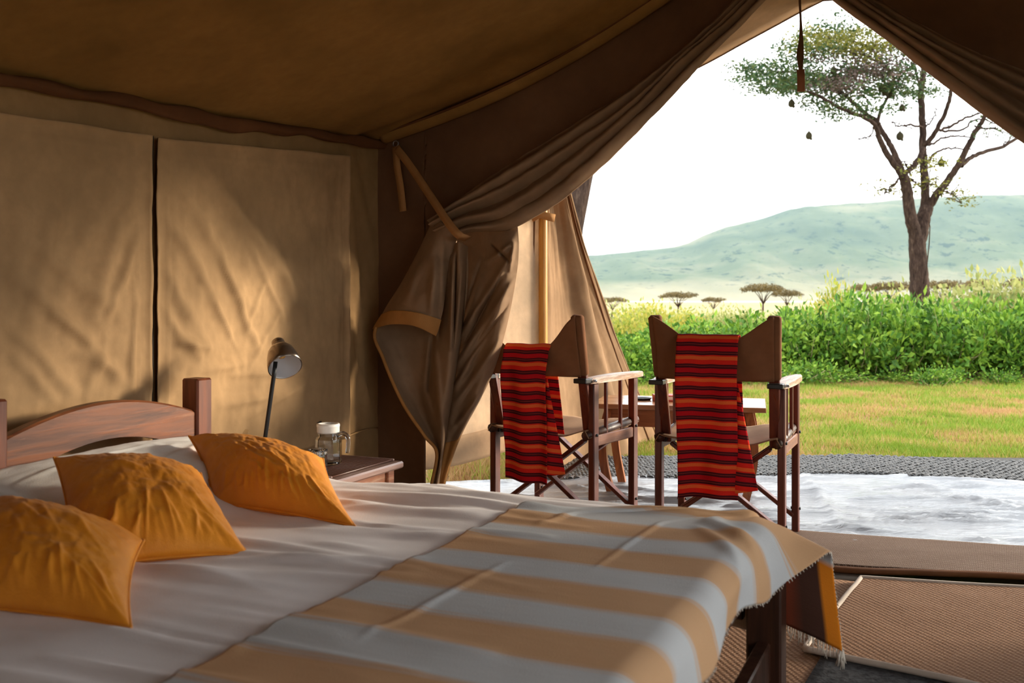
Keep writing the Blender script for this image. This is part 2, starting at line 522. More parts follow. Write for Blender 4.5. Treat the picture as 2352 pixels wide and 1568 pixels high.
wall_flap([(300, 400, 190, 760, .035, .024), (312, 540, 225, 740, .020, .022), (300, 640, 288, 900, .014, .018), (60, 560, 260, 720, .028, .016), (0, 620, 200, 790, .022, .016),
           (90, 690, 280, 890, .02, .014), (0, 740, 160, 900, .022, .018), (120, 480, 60, 700, .03, .014), (230, 760, 190, 900, .022, .016), (20, 820, 120, 920, .018, .014),
           (310, 760, 340, 860, .010, .010), (150, 800, 260, 860, .02, .012), (40, 440, 20, 640, .035, .014), (250, 440, 130, 640, .03, .012)],
          -2.62, eL1, 1.545, 1.60, .44, 61, 'left roll-down window flap')
# dark strip painted as the shade between the flaps, hem seam and hook
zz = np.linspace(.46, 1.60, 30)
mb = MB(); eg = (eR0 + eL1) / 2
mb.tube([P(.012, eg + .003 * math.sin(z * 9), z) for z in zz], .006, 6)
o = mb.build('zip', Mat('gap_shade', (.03, .018, .01), .8).m, wl); tag(o, 'dark strip painting the shade in the gap between the window flaps')
mb = MB(); mb.tube([P(.012 + .004 * math.sin(i * 1.3), -.02 - i * .05, .455 + .006 * math.sin(i * .9)) for i in range(40)], .005, 6)
mb.build('seam', M['canvas_wall'], wl)
hk = wall_ez(722, 972)
mb = MB(); mb.tube([P(.0, hk[0], hk[1]), P(.03, hk[0], hk[1] + .002), P(.036, hk[0], hk[1] - .012), P(.030, hk[0], hk[1] - .03)], .004, 6)
mb.tube([P(.02, hk[0] - .015, hk[1] + .006), P(.02, hk[0] + .02, hk[1] + .006)], .004, 6)
mb.build('hook', M['black_metal'], wl)
# rolled valance hanging below the eave
n = 130; m = 18
ee = np.linspace(.0, -4.6, n)
rows = np.zeros((n, m, 3))
for i, e in enumerate(ee):
    zb = float(eave(e)) - .016 + .005 * math.sin(e * 7) + .004 * math.sin(e * 19)
    r1 = .022 + .004 * math.sin(e * 5 + 1) + .003 * math.sin(e * 23)
    for j in range(m):
        a = 2 * math.pi * j / m
        rr_ = r1 * (1 + .12 * math.sin(3 * a + e * 6))
        rows[i, j] = P(.035 + .8 * rr_ * math.cos(a), e, zb + rr_ * math.sin(a))
o = build('valance_roll', rows.reshape(-1, 3), gridfaces(n, m, True), M['canvas_hem'], wl)
tag(o, 'dark rolled canvas valance along the eave')

# ---- inner roof
nt_, ne2 = 150, 170
t_ = np.linspace(-.02, TENT_W + .02, nt_); e_ = np.linspace(0.02, BACK_E, ne2)
T2, E2 = np.meshgrid(t_, e_, indexing='ij')
tf = np.clip(T2, 0, RIDGE_T)
fold = .014 * np.sin((E2 * 1.0 - tf * .18) * 26 + 2 * fbm(E2 * .6, T2 * .5, 71, 2)) * np.exp(E2 * 2.6)
fold = fold + .020 * fbm(E2 * 1.1, T2 * .7, 72, 3) * sstep(0, .4, tf) * sstep(0, .2, TENT_W - T2)
front_sag = -.055 * np.sin(np.pi * np.clip(tf / 1.7, 0, 1)) * np.exp(E2 * 3.0)
Z2 = roof_z(T2, E2) + fold + front_sag
ceil = cloth('ceiling', Parr(T2, E2, Z2), M['canvas_roof'], None, .004)
tag(ceil, 'sloping brown canvas roof of the tent', kind='structure')
def roof_front(t):
    t = np.asarray(t, float); tt = np.where(t > RIDGE_T, TENT_W - t, t)
    return roof_z(t, 0.0) - .055 * np.sin(np.pi * np.clip(tt / 1.7, 0, 1))
# hem band sewn along the front edge of the roof
n = 90; tt = np.linspace(.06, 1.88, n)
rows = np.zeros((n, 7, 3))
for i, t in enumerate(tt):
    zt = float(roof_front(t))
    for j in range(7):
        b = j / 6
        rows[i, j] = P(t, -.085 + .06 * b - .010 * math.sin(b * math.pi), zt + .004 - .040 * b - .012 * math.sin(b * math.pi))
hem = cloth('roof_hem', rows, M['canvas_roof'], ceil, .004)
rows2 = rows.copy(); rows2[:, :, 2] += .012
mb = MB(); mb.tube([Vector(rows[i, 0]) + Vector((0, 0, -.006)) for i in range(n)], .006, 6)
mb.build('seam', M['canvas_hem'], ceil)

# ---- front wall: gable above the door, fixed side panel, and the same mirrored
mid_px = [(1000, 545), (1030, 520), (1190, 455), (1330, 375), (1500, 235), (1620, 130), (1750, 0), (1850, -110)]
mid = [te(on_e(x, y, 0.0))[0] for x, y in mid_px], [on_e(x, y, 0.0)[2] for x, y in mid_px]
def z_low(t):
    return np.interp(t, [-.1, .250, .252] + [m_ for m_ in mid[0]], [0, 0, 1.25] + list(mid[1]))
def front_panel(mirror):
    n, m = 80, 150
    t = np.concatenate([np.linspace(-.03, .250, 30), np.linspace(.252, RIDGE_T, m - 30)]); b = np.linspace(0, 1, n)
    B, T = np.meshgrid(b, t, indexing='ij')
    zl = z_low(T); Z = zl + (roof_front(T) + .01 - zl) * B
    E = .004 + .010 * fbm(T * 3 + Z * 1.5, Z * 3 - T * 2.2, 81 + mirror, 3) * sstep(0, .1, T) - .012 * np.sin((Z * .8 - T * .55) * 17) * sstep(.4, 1.0, T)
    if mirror: T = TENT_W - T
    return Parr(T, E, Z)
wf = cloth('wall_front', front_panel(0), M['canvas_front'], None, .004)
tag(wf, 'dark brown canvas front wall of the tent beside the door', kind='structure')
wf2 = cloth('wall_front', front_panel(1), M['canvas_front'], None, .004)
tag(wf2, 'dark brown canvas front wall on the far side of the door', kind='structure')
# unseen right and back walls, with a window and rear opening added for light
def quadpanel(name, pts, mat, parent=None):
    o = build(name, np.array([tuple(p) for p in pts]), [(0, 1, 2, 3)], mat, parent, True, False)
    md = o.modifiers.new('thickness', 'SOLIDIFY'); md.thickness = .004
    return o
wr = thing('wall_right', P(TENT_W, -2.5, 0), kind='structure')
W_ = TENT_W
def rp(e0, e1, z0, z1, z0b=None, z1b=None):
    return [P(W_, e0, z0), P(W_, e1, z0), P(W_, e1, z1), P(W_, e0, z1)]
RW = (-1.45, -3.9, .50, 1.66)          # unseen window opening, added and sized to light the bed
for a in (rp(0, RW[0], 0, 1.80), rp(RW[1], BACK_E, 0, 1.80), rp(RW[0], RW[1], 0, RW[2]), rp(RW[0], RW[1], RW[3], 1.74)):
    quadpanel('wall_panel', a, M['canvas_wall'], wr)
wb = thing('wall_back', P(1.9, BACK_E, 0), kind='structure')
def bp(t0, t1, z0, za, zb):
    return [P(t0, BACK_E, z0), P(t1, BACK_E, z0), P(t1, BACK_E, zb), P(t0, BACK_E, za)]
DB = (1.75, 2.05, 1.9)  # unseen rear opening, narrowed to limit fill light from behind
for a in (bp(0, DB[0], 0, 1.79, 2.2), bp(DB[1], W_, 0, 2.2, 1.79), bp(DB[0], 1.9, DB[2], 2.2, 2.56), bp(1.9, DB[1], DB[2], 2.56, 2.2)):
    quadpanel('wall_panel', a, M['canvas_wall'], wb)

# ---- flysheet above, reaching out over the veranda
FLY_E = 1.43
n, m = 60, 60
t_ = np.linspace(-.45, TENT_W + .25, n); e_ = np.linspace(FLY_E, BACK_E - .3, m)
T2, E2 = np.meshgrid(t_, e_, indexing='ij')
Z2 = 2.625 - .412 * np.abs(T2 - 1.873) + .010 * fbm(T2 * 1.5, E2 * 1.2, 91, 3) - .02 * np.sin(np.clip(T2 / 1.873, 0, 1) * np.pi) * sstep(1.0, 1.43, E2) + .02
fly = cloth('flysheet', Parr(T2, E2, Z2), M['canvas_fly'], None, .004)
tag(fly, 'tan canvas flysheet stretched above the tent and its veranda', 'flysheet')
mb = MB(); mb.tube([Vector(p) for p in Parr(T2, E2, Z2)[:, 0]], .006, 6); mb.build('edge_rope', M['canvas_hem'], fly)
# dark outer blanket of the roof keeps the daylight out (the fly casts the shade)

# ---- door curtains
UP_LOW = [(1050, 552), (1115, 536), (1190, 530), (1260, 492), (1330, 442), (1420, 360), (1500, 278), (1575, 200), (1612, 158), (1665, 105), (1720, 50), (1780, -15), (1850, -100)]
UP_TOP = [(1005, 500), (1060, 455), (1130, 405), (1200, 360), (1280, 312), (1360, 262), (1440, 212), (1500, 170), (1550, 130), (1610, 80), (1660, 30), (1710, -25), (1790, -110)]
def curtain_upper(name, mirror, seed, parent):
    n, m = 170, 90
    lo = catmull(UP_LOW, n); hi = catmull(UP_TOP, n)
    s = np.linspace(0, 1, n)[:, None]; c = np.linspace(0, 1, m)[None, :]
    px = lo[:, :1] * (1 - c) + hi[:, :1] * c
    py = lo[:, 1:] * (1 - c) + hi[:, 1:] * c
    wob = .05 * perlin(s * 5 + 3, s * 0 + seed, seed)
    cc = c + wob * np.sin(np.pi * c)
    amp = .060 * (1 - s) ** .8 + .020
    ridge = np.zeros((n, m))
    for c0, w, a in [(.08, .12, .9), (.34, .12, 1.0), (.56, .085, .9), (.80, .13, .6)]:
        shift = .035 * np.sin(s * 6 + c0 * 17 + seed)
        ridge = np.maximum(ridge, a * np.exp(-((cc - c0 - shift) / w) ** 2) + 0 * s)
    base = .055 * (1 - s) + .022
    e = -(base * (1 - sstep(.75, 1.0, c)) + .010 + amp * ridge * (1 - .8 * sstep(.8, 1, c)))
    e = e - .010 * fbm(px / 60, py / 45, seed + 5, 3) * (1 - s * .4)
    e = e + .05 * np.exp(-(c / .035) ** 2) * np.clip(s * 6, 0, 1) * .6
    e = e - creases(px, py, [(1640, 60, 1500, 250, 9, .014), (1700, 20, 1560, 190, 8, .010), (1440, 330, 1330, 420, 7, .010), (1500, 250, 1400, 360, 6, .012),
                             (1610, 120, 1420, 300, 8, .012), (1250, 470, 1150, 520, 8, .018)])
    pts = np.zeros((n, m, 3))
    for i in range(n):
        for j in range(m):
            p = on_e(px[i, j], py[i, j], 0.0)
            t, _ = te(p)
            if mirror: t = TENT_W - t
            pts[i, j] = P(t, e[i, j], p.z)
    return cloth(name, pts, M['canvas_door'], parent, .004)
def px_sheet(rows, n, m, segs=(), seed=0, rough=.006):
    f = sheet(np.array(rows, float), n, m)
    px, py, e = f[..., 0], f[..., 1], f[..., 2].copy()
    e = e - 1.5 * creases(px, py, segs) - rough * fbm(px / 45, py / 60, seed, 3)
    return px, py, e
def to3d(px, py, e, mirror=False):
    out = np.zeros(px.shape + (3,))
    for i in range(px.shape[0]):
        for j in range(px.shape[1]):
            p = on_e(px[i, j], py[i, j], e[i, j])
            if mirror:
                t, ee_ = te(p); p = P(TENT_W - t, ee_, p.z)
            out[i, j] = p
    return out
L3 = [[(1050, 505, .02), (1090, 508, .0), (1125, 508, -.03), (1155, 500, -.05), (1186, 488, -.04)],
      [(1050, 562, .07), (1095, 566, .04), (1130, 568, -.06), (1162, 560, -.11), (1190, 532, -.07)],
      [(1052, 610, .07), (1090, 612, .01), (1130, 612, -.07), (1162, 604, -.12), (1191, 575, -.07)],
      [(1050, 680, .05), (1085, 682, -.04), (1120, 678, -.07), (1155, 664, -.13), (1186, 630, -.06)],
      [(1044, 775, .01), (1076, 772, -.06), (1106, 766, -.07), (1140, 752, -.13), (1168, 728, -.05)],
      [(1030, 880, .0), (1056, 876, -.06), (1082, 870, -.07), (1112, 856, -.11), (1139, 836, -.03)],
      [(1014, 965, -.0), (1034, 962, -.06), (1054, 958, -.06), (1080, 946, -.09), (1104, 914, -.02)],
      [(1006, 1040, -.01), (1018, 1038, -.05), (1030, 1036, -.05), (1043, 1030, -.06), (1056, 1006, -.01)],
      [(996, 1120, -.02), (1003, 1122, -.05), (1010, 1122, -.04), (1017, 1120, -.04), (1022, 1112, -.01)],
      [(982, 1214, -.02), (990, 1214, -.05), (998, 1214, -.04), (1005, 1214, -.04), (1012, 1212, -.01)]]
L3seg = [(1110, 590, 1060, 740, 5, -.02), (1150, 640, 1055, 815, 4, -.018), (1165, 700, 1050, 860, 4, -.018), (1130, 560, 1170, 600, 4, -.025), (1172, 590, 1052, 780, 7, .030), (1184, 640, 1046, 840, 8, .032), (1160, 690, 1042, 890, 7, .026), (1150, 780, 1052, 920, 7, .022), (1120, 890, 1040, 985, 6, .018),
         (1105, 640, 1075, 760, 9, .012), (1175, 560, 1120, 600, 6, .020), (1180, 560, 1170, 620, 4, .022), (1090, 830, 1050, 880, 5, .012), (1180, 680, 1130, 830, 9, .016)]
L2 = [[(1012, 560, -.10), (1028, 558, -.15), (1040, 560, -.10), (1056, 556, -.15), (1074, 566, -.06)],
      [(950, 655, -.10), (990, 650, -.09), (1028, 650, -.14), (1050, 650, -.16), (1074, 655, -.05)],
      [(864, 752, -.17), (915, 752, -.08), (985, 762, -.08), (1036, 766, -.18), (1060, 770, -.05)],
      [(881, 825, -.18), (925, 836, -.07), (980, 846, -.08), (1030, 852, -.19), (1046, 860, -.05)],
      [(925, 925, -.18), (957, 931, -.08), (990, 936, -.10), (1018, 940, -.18), (1033, 946, -.05)],
      [(975, 1000, -.17), (990, 1003, -.12), (1002, 1005, -.12), (1016, 1008, -.16), (1023, 1012, -.06)],
      [(1003, 1040, -.15), (1006, 1042, -.12), (1010, 1046, -.12), (1013, 1049, -.14), (1016, 1052, -.06)],
      [(990, 1118, -.13), (994, 1118, -.11), (998, 1118, -.11), (1003, 1118, -.12), (1007, 1118, -.06)],
      [(975, 1212, -.12), (980, 1212, -.11), (985, 1212, -.11), (990, 1212, -.12), (996, 1212, -.06)]]
L2seg = [(1021, 575, 1010, 780, 3.0, -.030), (1049, 580, 1041, 800, 3.0, -.030), (1072, 580, 1060, 780, 3.0, -.02), (995, 770, 985, 900, 5, -.02), (1040, 590, 1035, 800, 5, .022), (1062, 600, 1050, 760, 4, .018), (1000, 800, 1010, 960, 9, .022), (970, 880, 1010, 1010, 8, .014), (900, 790, 950, 900, 10, .010), (985, 780, 975, 880, 7, .010)]
L1 = [[(996, 500, -.10), (1016, 512, -.15), (1034, 524, -.16), (1052, 544, -.12)],
      [(962, 575, -.12), (990, 582, -.20), (1015, 590, -.17), (1034, 594, -.12)],
      [(922, 650, -.13), (958, 650, -.22), (995, 656, -.23), (1024, 664, -.15)],
      [(892, 697, -.14), (930, 688, -.22), (970, 693, -.26), (1018, 708, -.18)],
      [(877, 724, -.14), (905, 715, -.22), (961, 720, -.27), (1012, 736, -.19)]]
L1band = [[(878, 722, -.150), (905, 713, -.230), (961, 718, -.280), (1013, 734, -.200)],
          [(866, 740, -.155), (900, 730, -.232), (957, 734, -.283), (1008, 752, -.203)],
          [(857, 756, -.150), (897, 745, -.226), (952, 748, -.276), (1001, 771, -.198)]]
dc = thing('door_curtain', P(.45, -.05, 0), label='brown canvas door curtain swept aside and tied back beside the night table', cat='curtain')
curtain_upper('swept_cloth', False, 4, dc)
px, py, e = px_sheet(L3, 190, 70, L3seg, 5, .006)
cut = int(np.argmin(np.abs(py[:, 35] - 1012)))
pts = to3d(px, py, e)
cloth('hanging_cloth', pts[:cut + 1], M['canvas_door'], dc, .004)
o = cloth('hem_band', pts[cut:], M['binding'], dc, .005); tag(o, 'orange-brown hem at the foot of the curtain')
px, py, e = px_sheet(L2, 190, 80, L2seg, 15, .005)
pts2 = to3d(px, py, e)
cloth('hanging_cloth', pts2, M['canvas_door'], dc, .004)
i0 = int(np.argmin(np.abs(py[:, 0] - 752)))
mb = MB(); mb.tube([Vector(p) for p in pts2[i0:, 0]], .0075, 8); o = mb.build('edge_binding', M['binding'], dc)
px, py, e = px_sheet(L1, 70, 60, [(1000, 600, 990, 720, 10, .03), (960, 600, 930, 700, 12, .02), (1018, 560, 1015, 730, 5, .012)], 25, .004)
cloth('folded_corner', to3d(px, py, e), M['canvas_door'], dc, .004)
px, py, e = px_sheet(L1band, 12, 60, (), 35, .001)
o = cloth('hem_band', to3d(px, py, e), M['binding'], dc, .008); tag(o, 'tan stitched hem of the folded curtain corner')
# the other curtain
dc2 = thing('door_curtain', P(3.35, -.05, 0), label='dark brown canvas door curtain hanging on the side away from the bed', cat='curtain')
curtain_upper('swept_cloth', True, 9, dc2)
px, py, e = px_sheet(L3, 80, 40, L3seg, 5, .006)
cloth('hanging_cloth', to3d(px, py, e, True), M['canvas_door'], dc2, .004)

# tie strap with its loose tail
def ribbon(mb, pts, w, side, th=.0025):
    pts = [Vector(p) for p in pts]; side = Vector(side).normalized(); n = len(pts)
    if not hasattr(w, '__len__'): w = [w] * n
    vs = []
    for i, p in enumerate(pts):
        d = (pts[min(i + 1, n - 1)] - pts[max(i - 1, 0)]).normalized()
        sd_ = (side - d * side.dot(d)).normalized(); nrm = d.cross(sd_)
        for a, b in ((-1, 1), (1, 1), (1, -1), (-1, -1)): vs.append(p + sd_ * (a * w[i] / 2) + nrm * (b * th))
    fs = [(i * 4 + j, i * 4 + (j + 1) % 4, i * 4 + 4 + (j + 1) % 4, i * 4 + 4 + j) for i in range(n - 1) for j in range(4)]
    mb.add(vs, fs + [(3, 2, 1, 0), tuple(4 * n - 4 + j for j in range(4))])
ts = thing('tie_strap', P(.12, -.03, 1.7), label='tan webbing strap tying the door curtain back to the tent corner', cat='strap')
mb = MB(); pp_ = catmull([(909, 338, -.03), (940, 378, -.07), (985, 445, -.15), (1030, 512, -.22), (1052, 538, -.24), (1066, 545, -.20), (1074, 548, -.10)], 26)
ribbon(mb, [on_e(a, b, c_) for a, b, c_ in pp_], .036, (U[0], U[1], .6))
mb.build('band', M['strap'], ts)
mb = MB(); pp_ = catmull([(909, 336, -.03), (912, 380, -.045), (920, 430, -.05), (926, 485, -.05)], 14)
ribbon(mb, [on_e(a, b, c_) for a, b, c_ in pp_], .034, (U[0], U[1], 0))
mb.build('loose_tail', M['strap'], ts)
mb = MB(); ctr = on_e(909, 330, -.03)
mb.tube([ctr + Vector((U[0] * .014 * math.cos(a), U[1] * .014 * math.cos(a), .014 * math.sin(a))) for a in np.linspace(0, 2 * math.pi, 17)], .003, 6)
mb.build('ring', M['steel'], ts)

# strap hanging from the ridge over the door
hs = thing('hanging_strap', on_e(1838, 210, -.05), label='brown strap with a wide flat end hanging in the top of the doorway', cat='strap')
mb = MB(); pp_ = catmull([(1836, -60, -.05), (1837, 0, -.05), (1839, 45, -.05), (1840, 90, -.05), (1838, 125, -.05), (1839, 160, -.05)], 26)
ws = catmull([[.010], [.009], [.008], [.016], [.026], [.014]], 26)[:, 0]
pw = [on_e(a, b, c_) for a, b, c_ in pp_]
ribbon(mb, pw, [float(x) for x in ws], (U[0], U[1], 0))
mb.build('band', M['canvas_front'], hs)
mb = MB(); ribbon(mb, [on_e(1839, 160, -.05), on_e(1840, 185, -.05), on_e(1840, 210, -.05)], .028, (U[0], U[1], 0), .004)
mb.build('end_tab', canvas('tab_cloth', (.36, .15, .075)), hs)

# ================================================================ VERANDA
# ---- pole, side curtain and wing
POLE_T, POLE_E = .258, 1.41
vp = thing('veranda_pole', P(POLE_T, POLE_E, -.03), label='varnished bamboo-yellow pole holding up the veranda flysheet', cat='pole')
k = Mat('pole_wood', (.52, .28, .07), .30, spec=.5); g = k.noise(k.coord('Object', (20, 20, 1.5)), 2, 5)
k.color(k.ramp(g, [(.3, (.42, .18, .025)), (.7, (.66, .34, .06))]))
mb = MB(); mb.tube([P(POLE_T, POLE_E, z) for z in np.linspace(-.03, 1.93, 12)], .026, 16); mb.build('shaft', k.m, vp)
mb = MB(); b0 = on_e(1250, 497, POLE_E - .03)
ribbon(mb, [b0 + Vector((-.075, .0, -.012)), b0 + Vector((-.03, -.006, .012)), b0 + Vector((.03, -.008, -.004)), b0 + Vector((.062, .0, -.01))], .045, (0, 0, 1), .005)
mb.build('webbing', M['strap'], vp)
# side curtain between the tent corner and the pole
n, m = 90, 80
s = np.linspace(0, 1, m); z = np.linspace(0, 1, n)
Zn, Sn = np.meshgrid(z, s, indexing='ij')
Tn = -.02 + (POLE_T - .005) * Sn - .06 * np.sin(np.pi * Sn) + .008 * fbm(Sn * 4, Zn * 2, 101, 3)
Zc = .185 + .012 * np.sin(Sn * 9) + (1.90 - .185) * Zn
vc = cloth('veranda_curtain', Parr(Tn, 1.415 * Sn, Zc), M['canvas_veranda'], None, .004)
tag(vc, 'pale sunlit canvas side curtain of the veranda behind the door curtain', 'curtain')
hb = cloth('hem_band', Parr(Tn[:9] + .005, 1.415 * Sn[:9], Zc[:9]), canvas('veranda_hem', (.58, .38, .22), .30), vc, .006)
mb = MB(); mb.tube([P(POLE_T - .045 - .006 * math.sin(z_ * 4) - .02 * (1 - z_), 1.37, .2 + z_ * 1.38) for z_ in np.linspace(0, 1, 26)], .009, 6)
mb.build('dark_edge', M['canvas_hem'], vc)
# wing: triangular flap pegged out from the pole top to the ground
n, m = 120, 90
rows = []
W0 = P(POLE_T - .02, POLE_E + .02, .0)
top = at(1308, 452, 5.80); foot = at(1512, 1000, 7.57); foot.z = -.03
s = np.linspace(0, 1, m); q = np.linspace(0, 1, n)
pts = np.zeros((n, m, 3))
for i in range(n):
    inner = P(POLE_T - .01, POLE_E + .035, 1.92 + (-.02 - 1.92) * q[i])
    outer = Vector(top) + (Vector((0, 0, 0)))
    # outer edge runs along the diagonal
    d0 = Vector(top) + Vector((-.06, -.12, .20)) ; o_ = d0.lerp(foot, min(1.0, q[i]))
    o_ = o_ + Vector((-.05, 0, 0)) * math.sin(math.pi * q[i])
    for j in range(m):
        pts[i, j] = inner.lerp(o_, s[j])
Qn, Sn = np.meshgrid(q, s, indexing='ij')
disp = (.075 * np.sin(Sn * 10.5 + 1.3 + .6 * Qn) + .025 * np.sin(Sn * 21 + 3 * Qn)) * np.sin(np.pi * np.clip(Sn * 1.02, 0, 1)) ** .7 * (.25 + .75 * Qn) + .012 * fbm(Sn * 6, Qn * 3, 111, 3)
pts[..., 0] += disp * U[0]; pts[..., 1] += disp * U[1]
wing = cloth('canvas_wing', pts, M['canvas_wing'], None, .004)
tag(wing, 'brown canvas wing pegged slantwise to the ground beyond the veranda pole', 'canvas')
mb = MB(); jj = m - 7; mb.tube([Vector(p) + Vector((-.004, -.008, 0)) for p in pts[:, jj]], .007, 6); mb.build('seam', M['canvas_hem'], wing)
mb = MB(); mb.tube([Vector(p) for p in pts[:, -1]], .010, 6); mb.build('edge_binding', M['canvas_wing'], wing)

# ---- white plastic groundsheet
k = Mat('plastic_sheet', (.25, .27, .30), .13, spec=.8)
k.color(k.ramp(k.noise(k.coord('Object'), 2.2, 5), [(.3, (.22, .22, .23)), (.7, (.28, .30, .33))]))
k.bump(k.noise(k.coord('Object', (3, 14, 1)), 3, 5, .6, .8), .5, .016)
far = [(-.55, 5.52), (-.2, 5.66), (.5, 5.72), (1.2, 5.75), (2.0, 5.93), (2.5, 5.80), (3.0, 5.62), (3.6, 5.55), (4.4, 5.5)]
near = [(-1.0, 4.75), (-.2, 4.45), (.5, 4.28), (1.0, 4.15), (1.5, 4.0), (2.1, 3.8), (2.6, 3.6), (3.2, 3.4), (4.0, 3.2)]
n, m = 150, 260
fa = catmull(far, m); na = catmull(near, m)
s = np.linspace(0, 1, n)[:, None, None]
xy = na[None] * (1 - s) + fa[None] * s
X_, Y_ = xy[..., 0], xy[..., 1]
rng = random.Random(5); segs = []
for i in range(150):
    x0 = rng.uniform(-.4, 3.4); y0 = rng.uniform(4.0, 5.75); L = rng.uniform(.15, .9); a = rng.gauss(-.10, .13)
    segs.append((x0, y0, x0 + L * math.cos(a), y0 + L * math.sin(a), rng.uniform(.007, .020), rng.uniform(.006, .019)))
segs += [(1.75, 5.9, 1.45, 4.1, .02, .012), (1.78, 5.9, 1.48, 4.1, .012, .006), (2.3, 5.1, 3.0, 4.1, .03, .014), (2.2, 5.3, 2.9, 4.6, .02, .010)]
Zs = .006 + .008 * (fbm(X_ * 1.3, Y_ * 4.5, 121, 4) + .7) + creases(X_, Y_, segs)
gs = cloth('ground_sheet', np.stack([X_, Y_, Zs], -1), k.m, None, .002)
tag(gs, 'wrinkled white plastic sheet spread under the veranda chairs', 'ground sheet')

# ---- mat of interlocking black rubber links along the grass
k = Mat('rubber', (.075, .072, .07), .5, spec=.4); M['rubber'] = k.m
k.color(k.ramp(k.noise(k.pos(), 30, 3), [(.40, (.012, .011, .010)), (.6, (.075, .068, .062))]))
k = Mat('rubber_dirt', (.02, .017, .014), .9)
mat_ = thing('rubber_mat', (1.9, 6.05, -.02), label='black rubber link mat between the plastic sheet and the lawn', cat='mat')
mf = [(.10, 6.36), (.3, 6.39), (.5, 6.42), (1.2, 6.50), (2.0, 6.45), (2.6, 6.62), (3.2, 6.60), (4.2, 6.55)]
mn = [(.10, 5.63), (.3, 5.65), (.5, 5.66), (1.2, 5.70), (2.0, 5.85), (2.5, 5.72), (3.2, 5.52), (4.3, 5.45)]
mfa = catmull(mf, 60); mna = catmull(mn, 60)
q = [tuple(p) + (-.012,) for p in mna] + [tuple(p) + (-.012,) for p in mfa]
o = build('mat_base', np.array(q), [(i, i + 1, 60 + i + 1, 60 + i) for i in range(59)], k.m, mat_)
md = o.modifiers.new('thickness', 'SOLIDIFY'); md.thickness = .008
LW, LR = .043, .034
arc = MB(); nseg = 6
vv = []; ff = []
for i in range(nseg + 1):
    a = math.pi * i / nseg
    cx, cz = -math.cos(a) * LW * .52, math.sin(a) * .022
    yy = -.004 + .010 * math.sin(a)
    for dy, dz in ((-.010, .0), (-.010, .0055), (.012, .0105), (.012, .005)):
        vv.append((cx, yy + dy, cz + dz - .006))
for i in range(nseg):
    for j in range(4):
        ff.append((i * 4 + j, i * 4 + (j + 1) % 4, i * 4 + 4 + (j + 1) % 4, i * 4 + 4 + j))
link_me = bpy.data.meshes.new('link'); link_me.from_pydata(vv, [], ff); link_me.materials.append(M['rubber']); link_me.update()
fxa = interp_x = np.array(mfa); fna = np.array(mna)
rng = random.Random(3); spots = []
nr = 27
for r in range(nr):
    x = .12
    while x < 4.15:
        xx = x + (LW * .5 if r % 2 else 0)
        y0 = np.interp(xx, fna[:, 0], fna[:, 1]); y1 = np.interp(xx, fxa[:, 0], fxa[:, 1])
        yy = y0 + LR * .8 * (r + .5) + .02 * math.sin(xx * 2.1)
        if yy < y1: spots.append((xx, yy, rng.uniform(-.25, .25), rng.uniform(-.002, .004)))
        x += LW
def vis(sp):
    x, y = sp[0], sp[1]
    pxx = 1176 + F * x / y
    return (0 if 1880 < pxx < 2345 else 1, y)
spots.sort(key=vis)
sv = []; sf = []
la = np.array(vv)
for i, (x, y, a, dz) in enumerate(spots):
    if i < 300:
        o = bpy.data.objects.new('link', link_me); C.objects.link(o); o.parent = mat_
        o.location = Vector((x, y, .004 + dz)) - mat_.location; o.rotation_euler = (rng.uniform(-.2, .2), rng.uniform(-.15, .15), a)
    else:
        ca, sa = math.cos(a), math.sin(a)
        b = len(sv) 
        sv.extend([(x + p[0] * ca - p[1] * sa, y + p[0] * sa + p[1] * ca, .004 + dz + p[2]) for p in la])
        sf.extend([tuple(b + j for j in f_) for f_ in ff])
o = build('links', np.array(sv), sf, M['rubber'], mat_, True, False); tag(o, kind='stuff')

# ---- carpets and rugs
def weave(name, c1, c2, c3, sx, sy, rough=.95, strength=.55, rot=0.0):
    k = Mat(name, c2, rough, spec=.1)
    c = k.coord('Object', (1, 1, 1), (0, 0, rot))
    w1 = k.wave(c, sx, 'X', 1.2, 8); w2 = k.wave(c, sy, 'Y', 1.2, 8)
    h = k.math('MULTIPLY', w1, w2)
    big = k.noise(k.coord('Object', (1.5, 6, 1), (0, 0, rot)), 1.3, 5, .6)
    col = k.ramp(h, [(.05, c1), (.45, c2), (.9, c3)])
    k.color(k.mix(k.ramp(big, [(.35, (0, 0, 0)), (.7, (.5, .5, .5))]), col, c1))
    k.bump(k.math('ADD', h, k.math('MULTIPLY', k.noise(c, 160, 3), .5)), strength, .008)
    return k.m
M['sisal'] = weave('sisal', (.17, .09, .05), (.27, .155, .09), (.34, .205, .125), 17, 26, rot=YAW + .2)
M['sisal_fine'] = weave('sisal_fine', (.12, .075, .052), (.23, .16, .12), (.32, .235, .18), 40, 30, rot=YAW + .25)
M['sisal_rug'] = weave('sisal_rug', (.19, .10, .056), (.30, .17, .10), (.38, .23, .138), 17, 30, rot=-.30)
M['rug_edge'] = canvas('rug_edge', (.50, .42, .35), 0, .95, 300)
k = Mat('charcoal_felt', (.035, .035, .036), .98, spec=.1); k.color(k.ramp(k.noise(k.coord('Object'), 60, 4), [(.3, (.022, .022, .023)), (.7, (.075, .075, .078))])); k.bump(k.noise(k.coord('Object'), 120, 3), .6, .006)
M['felt'] = k.m
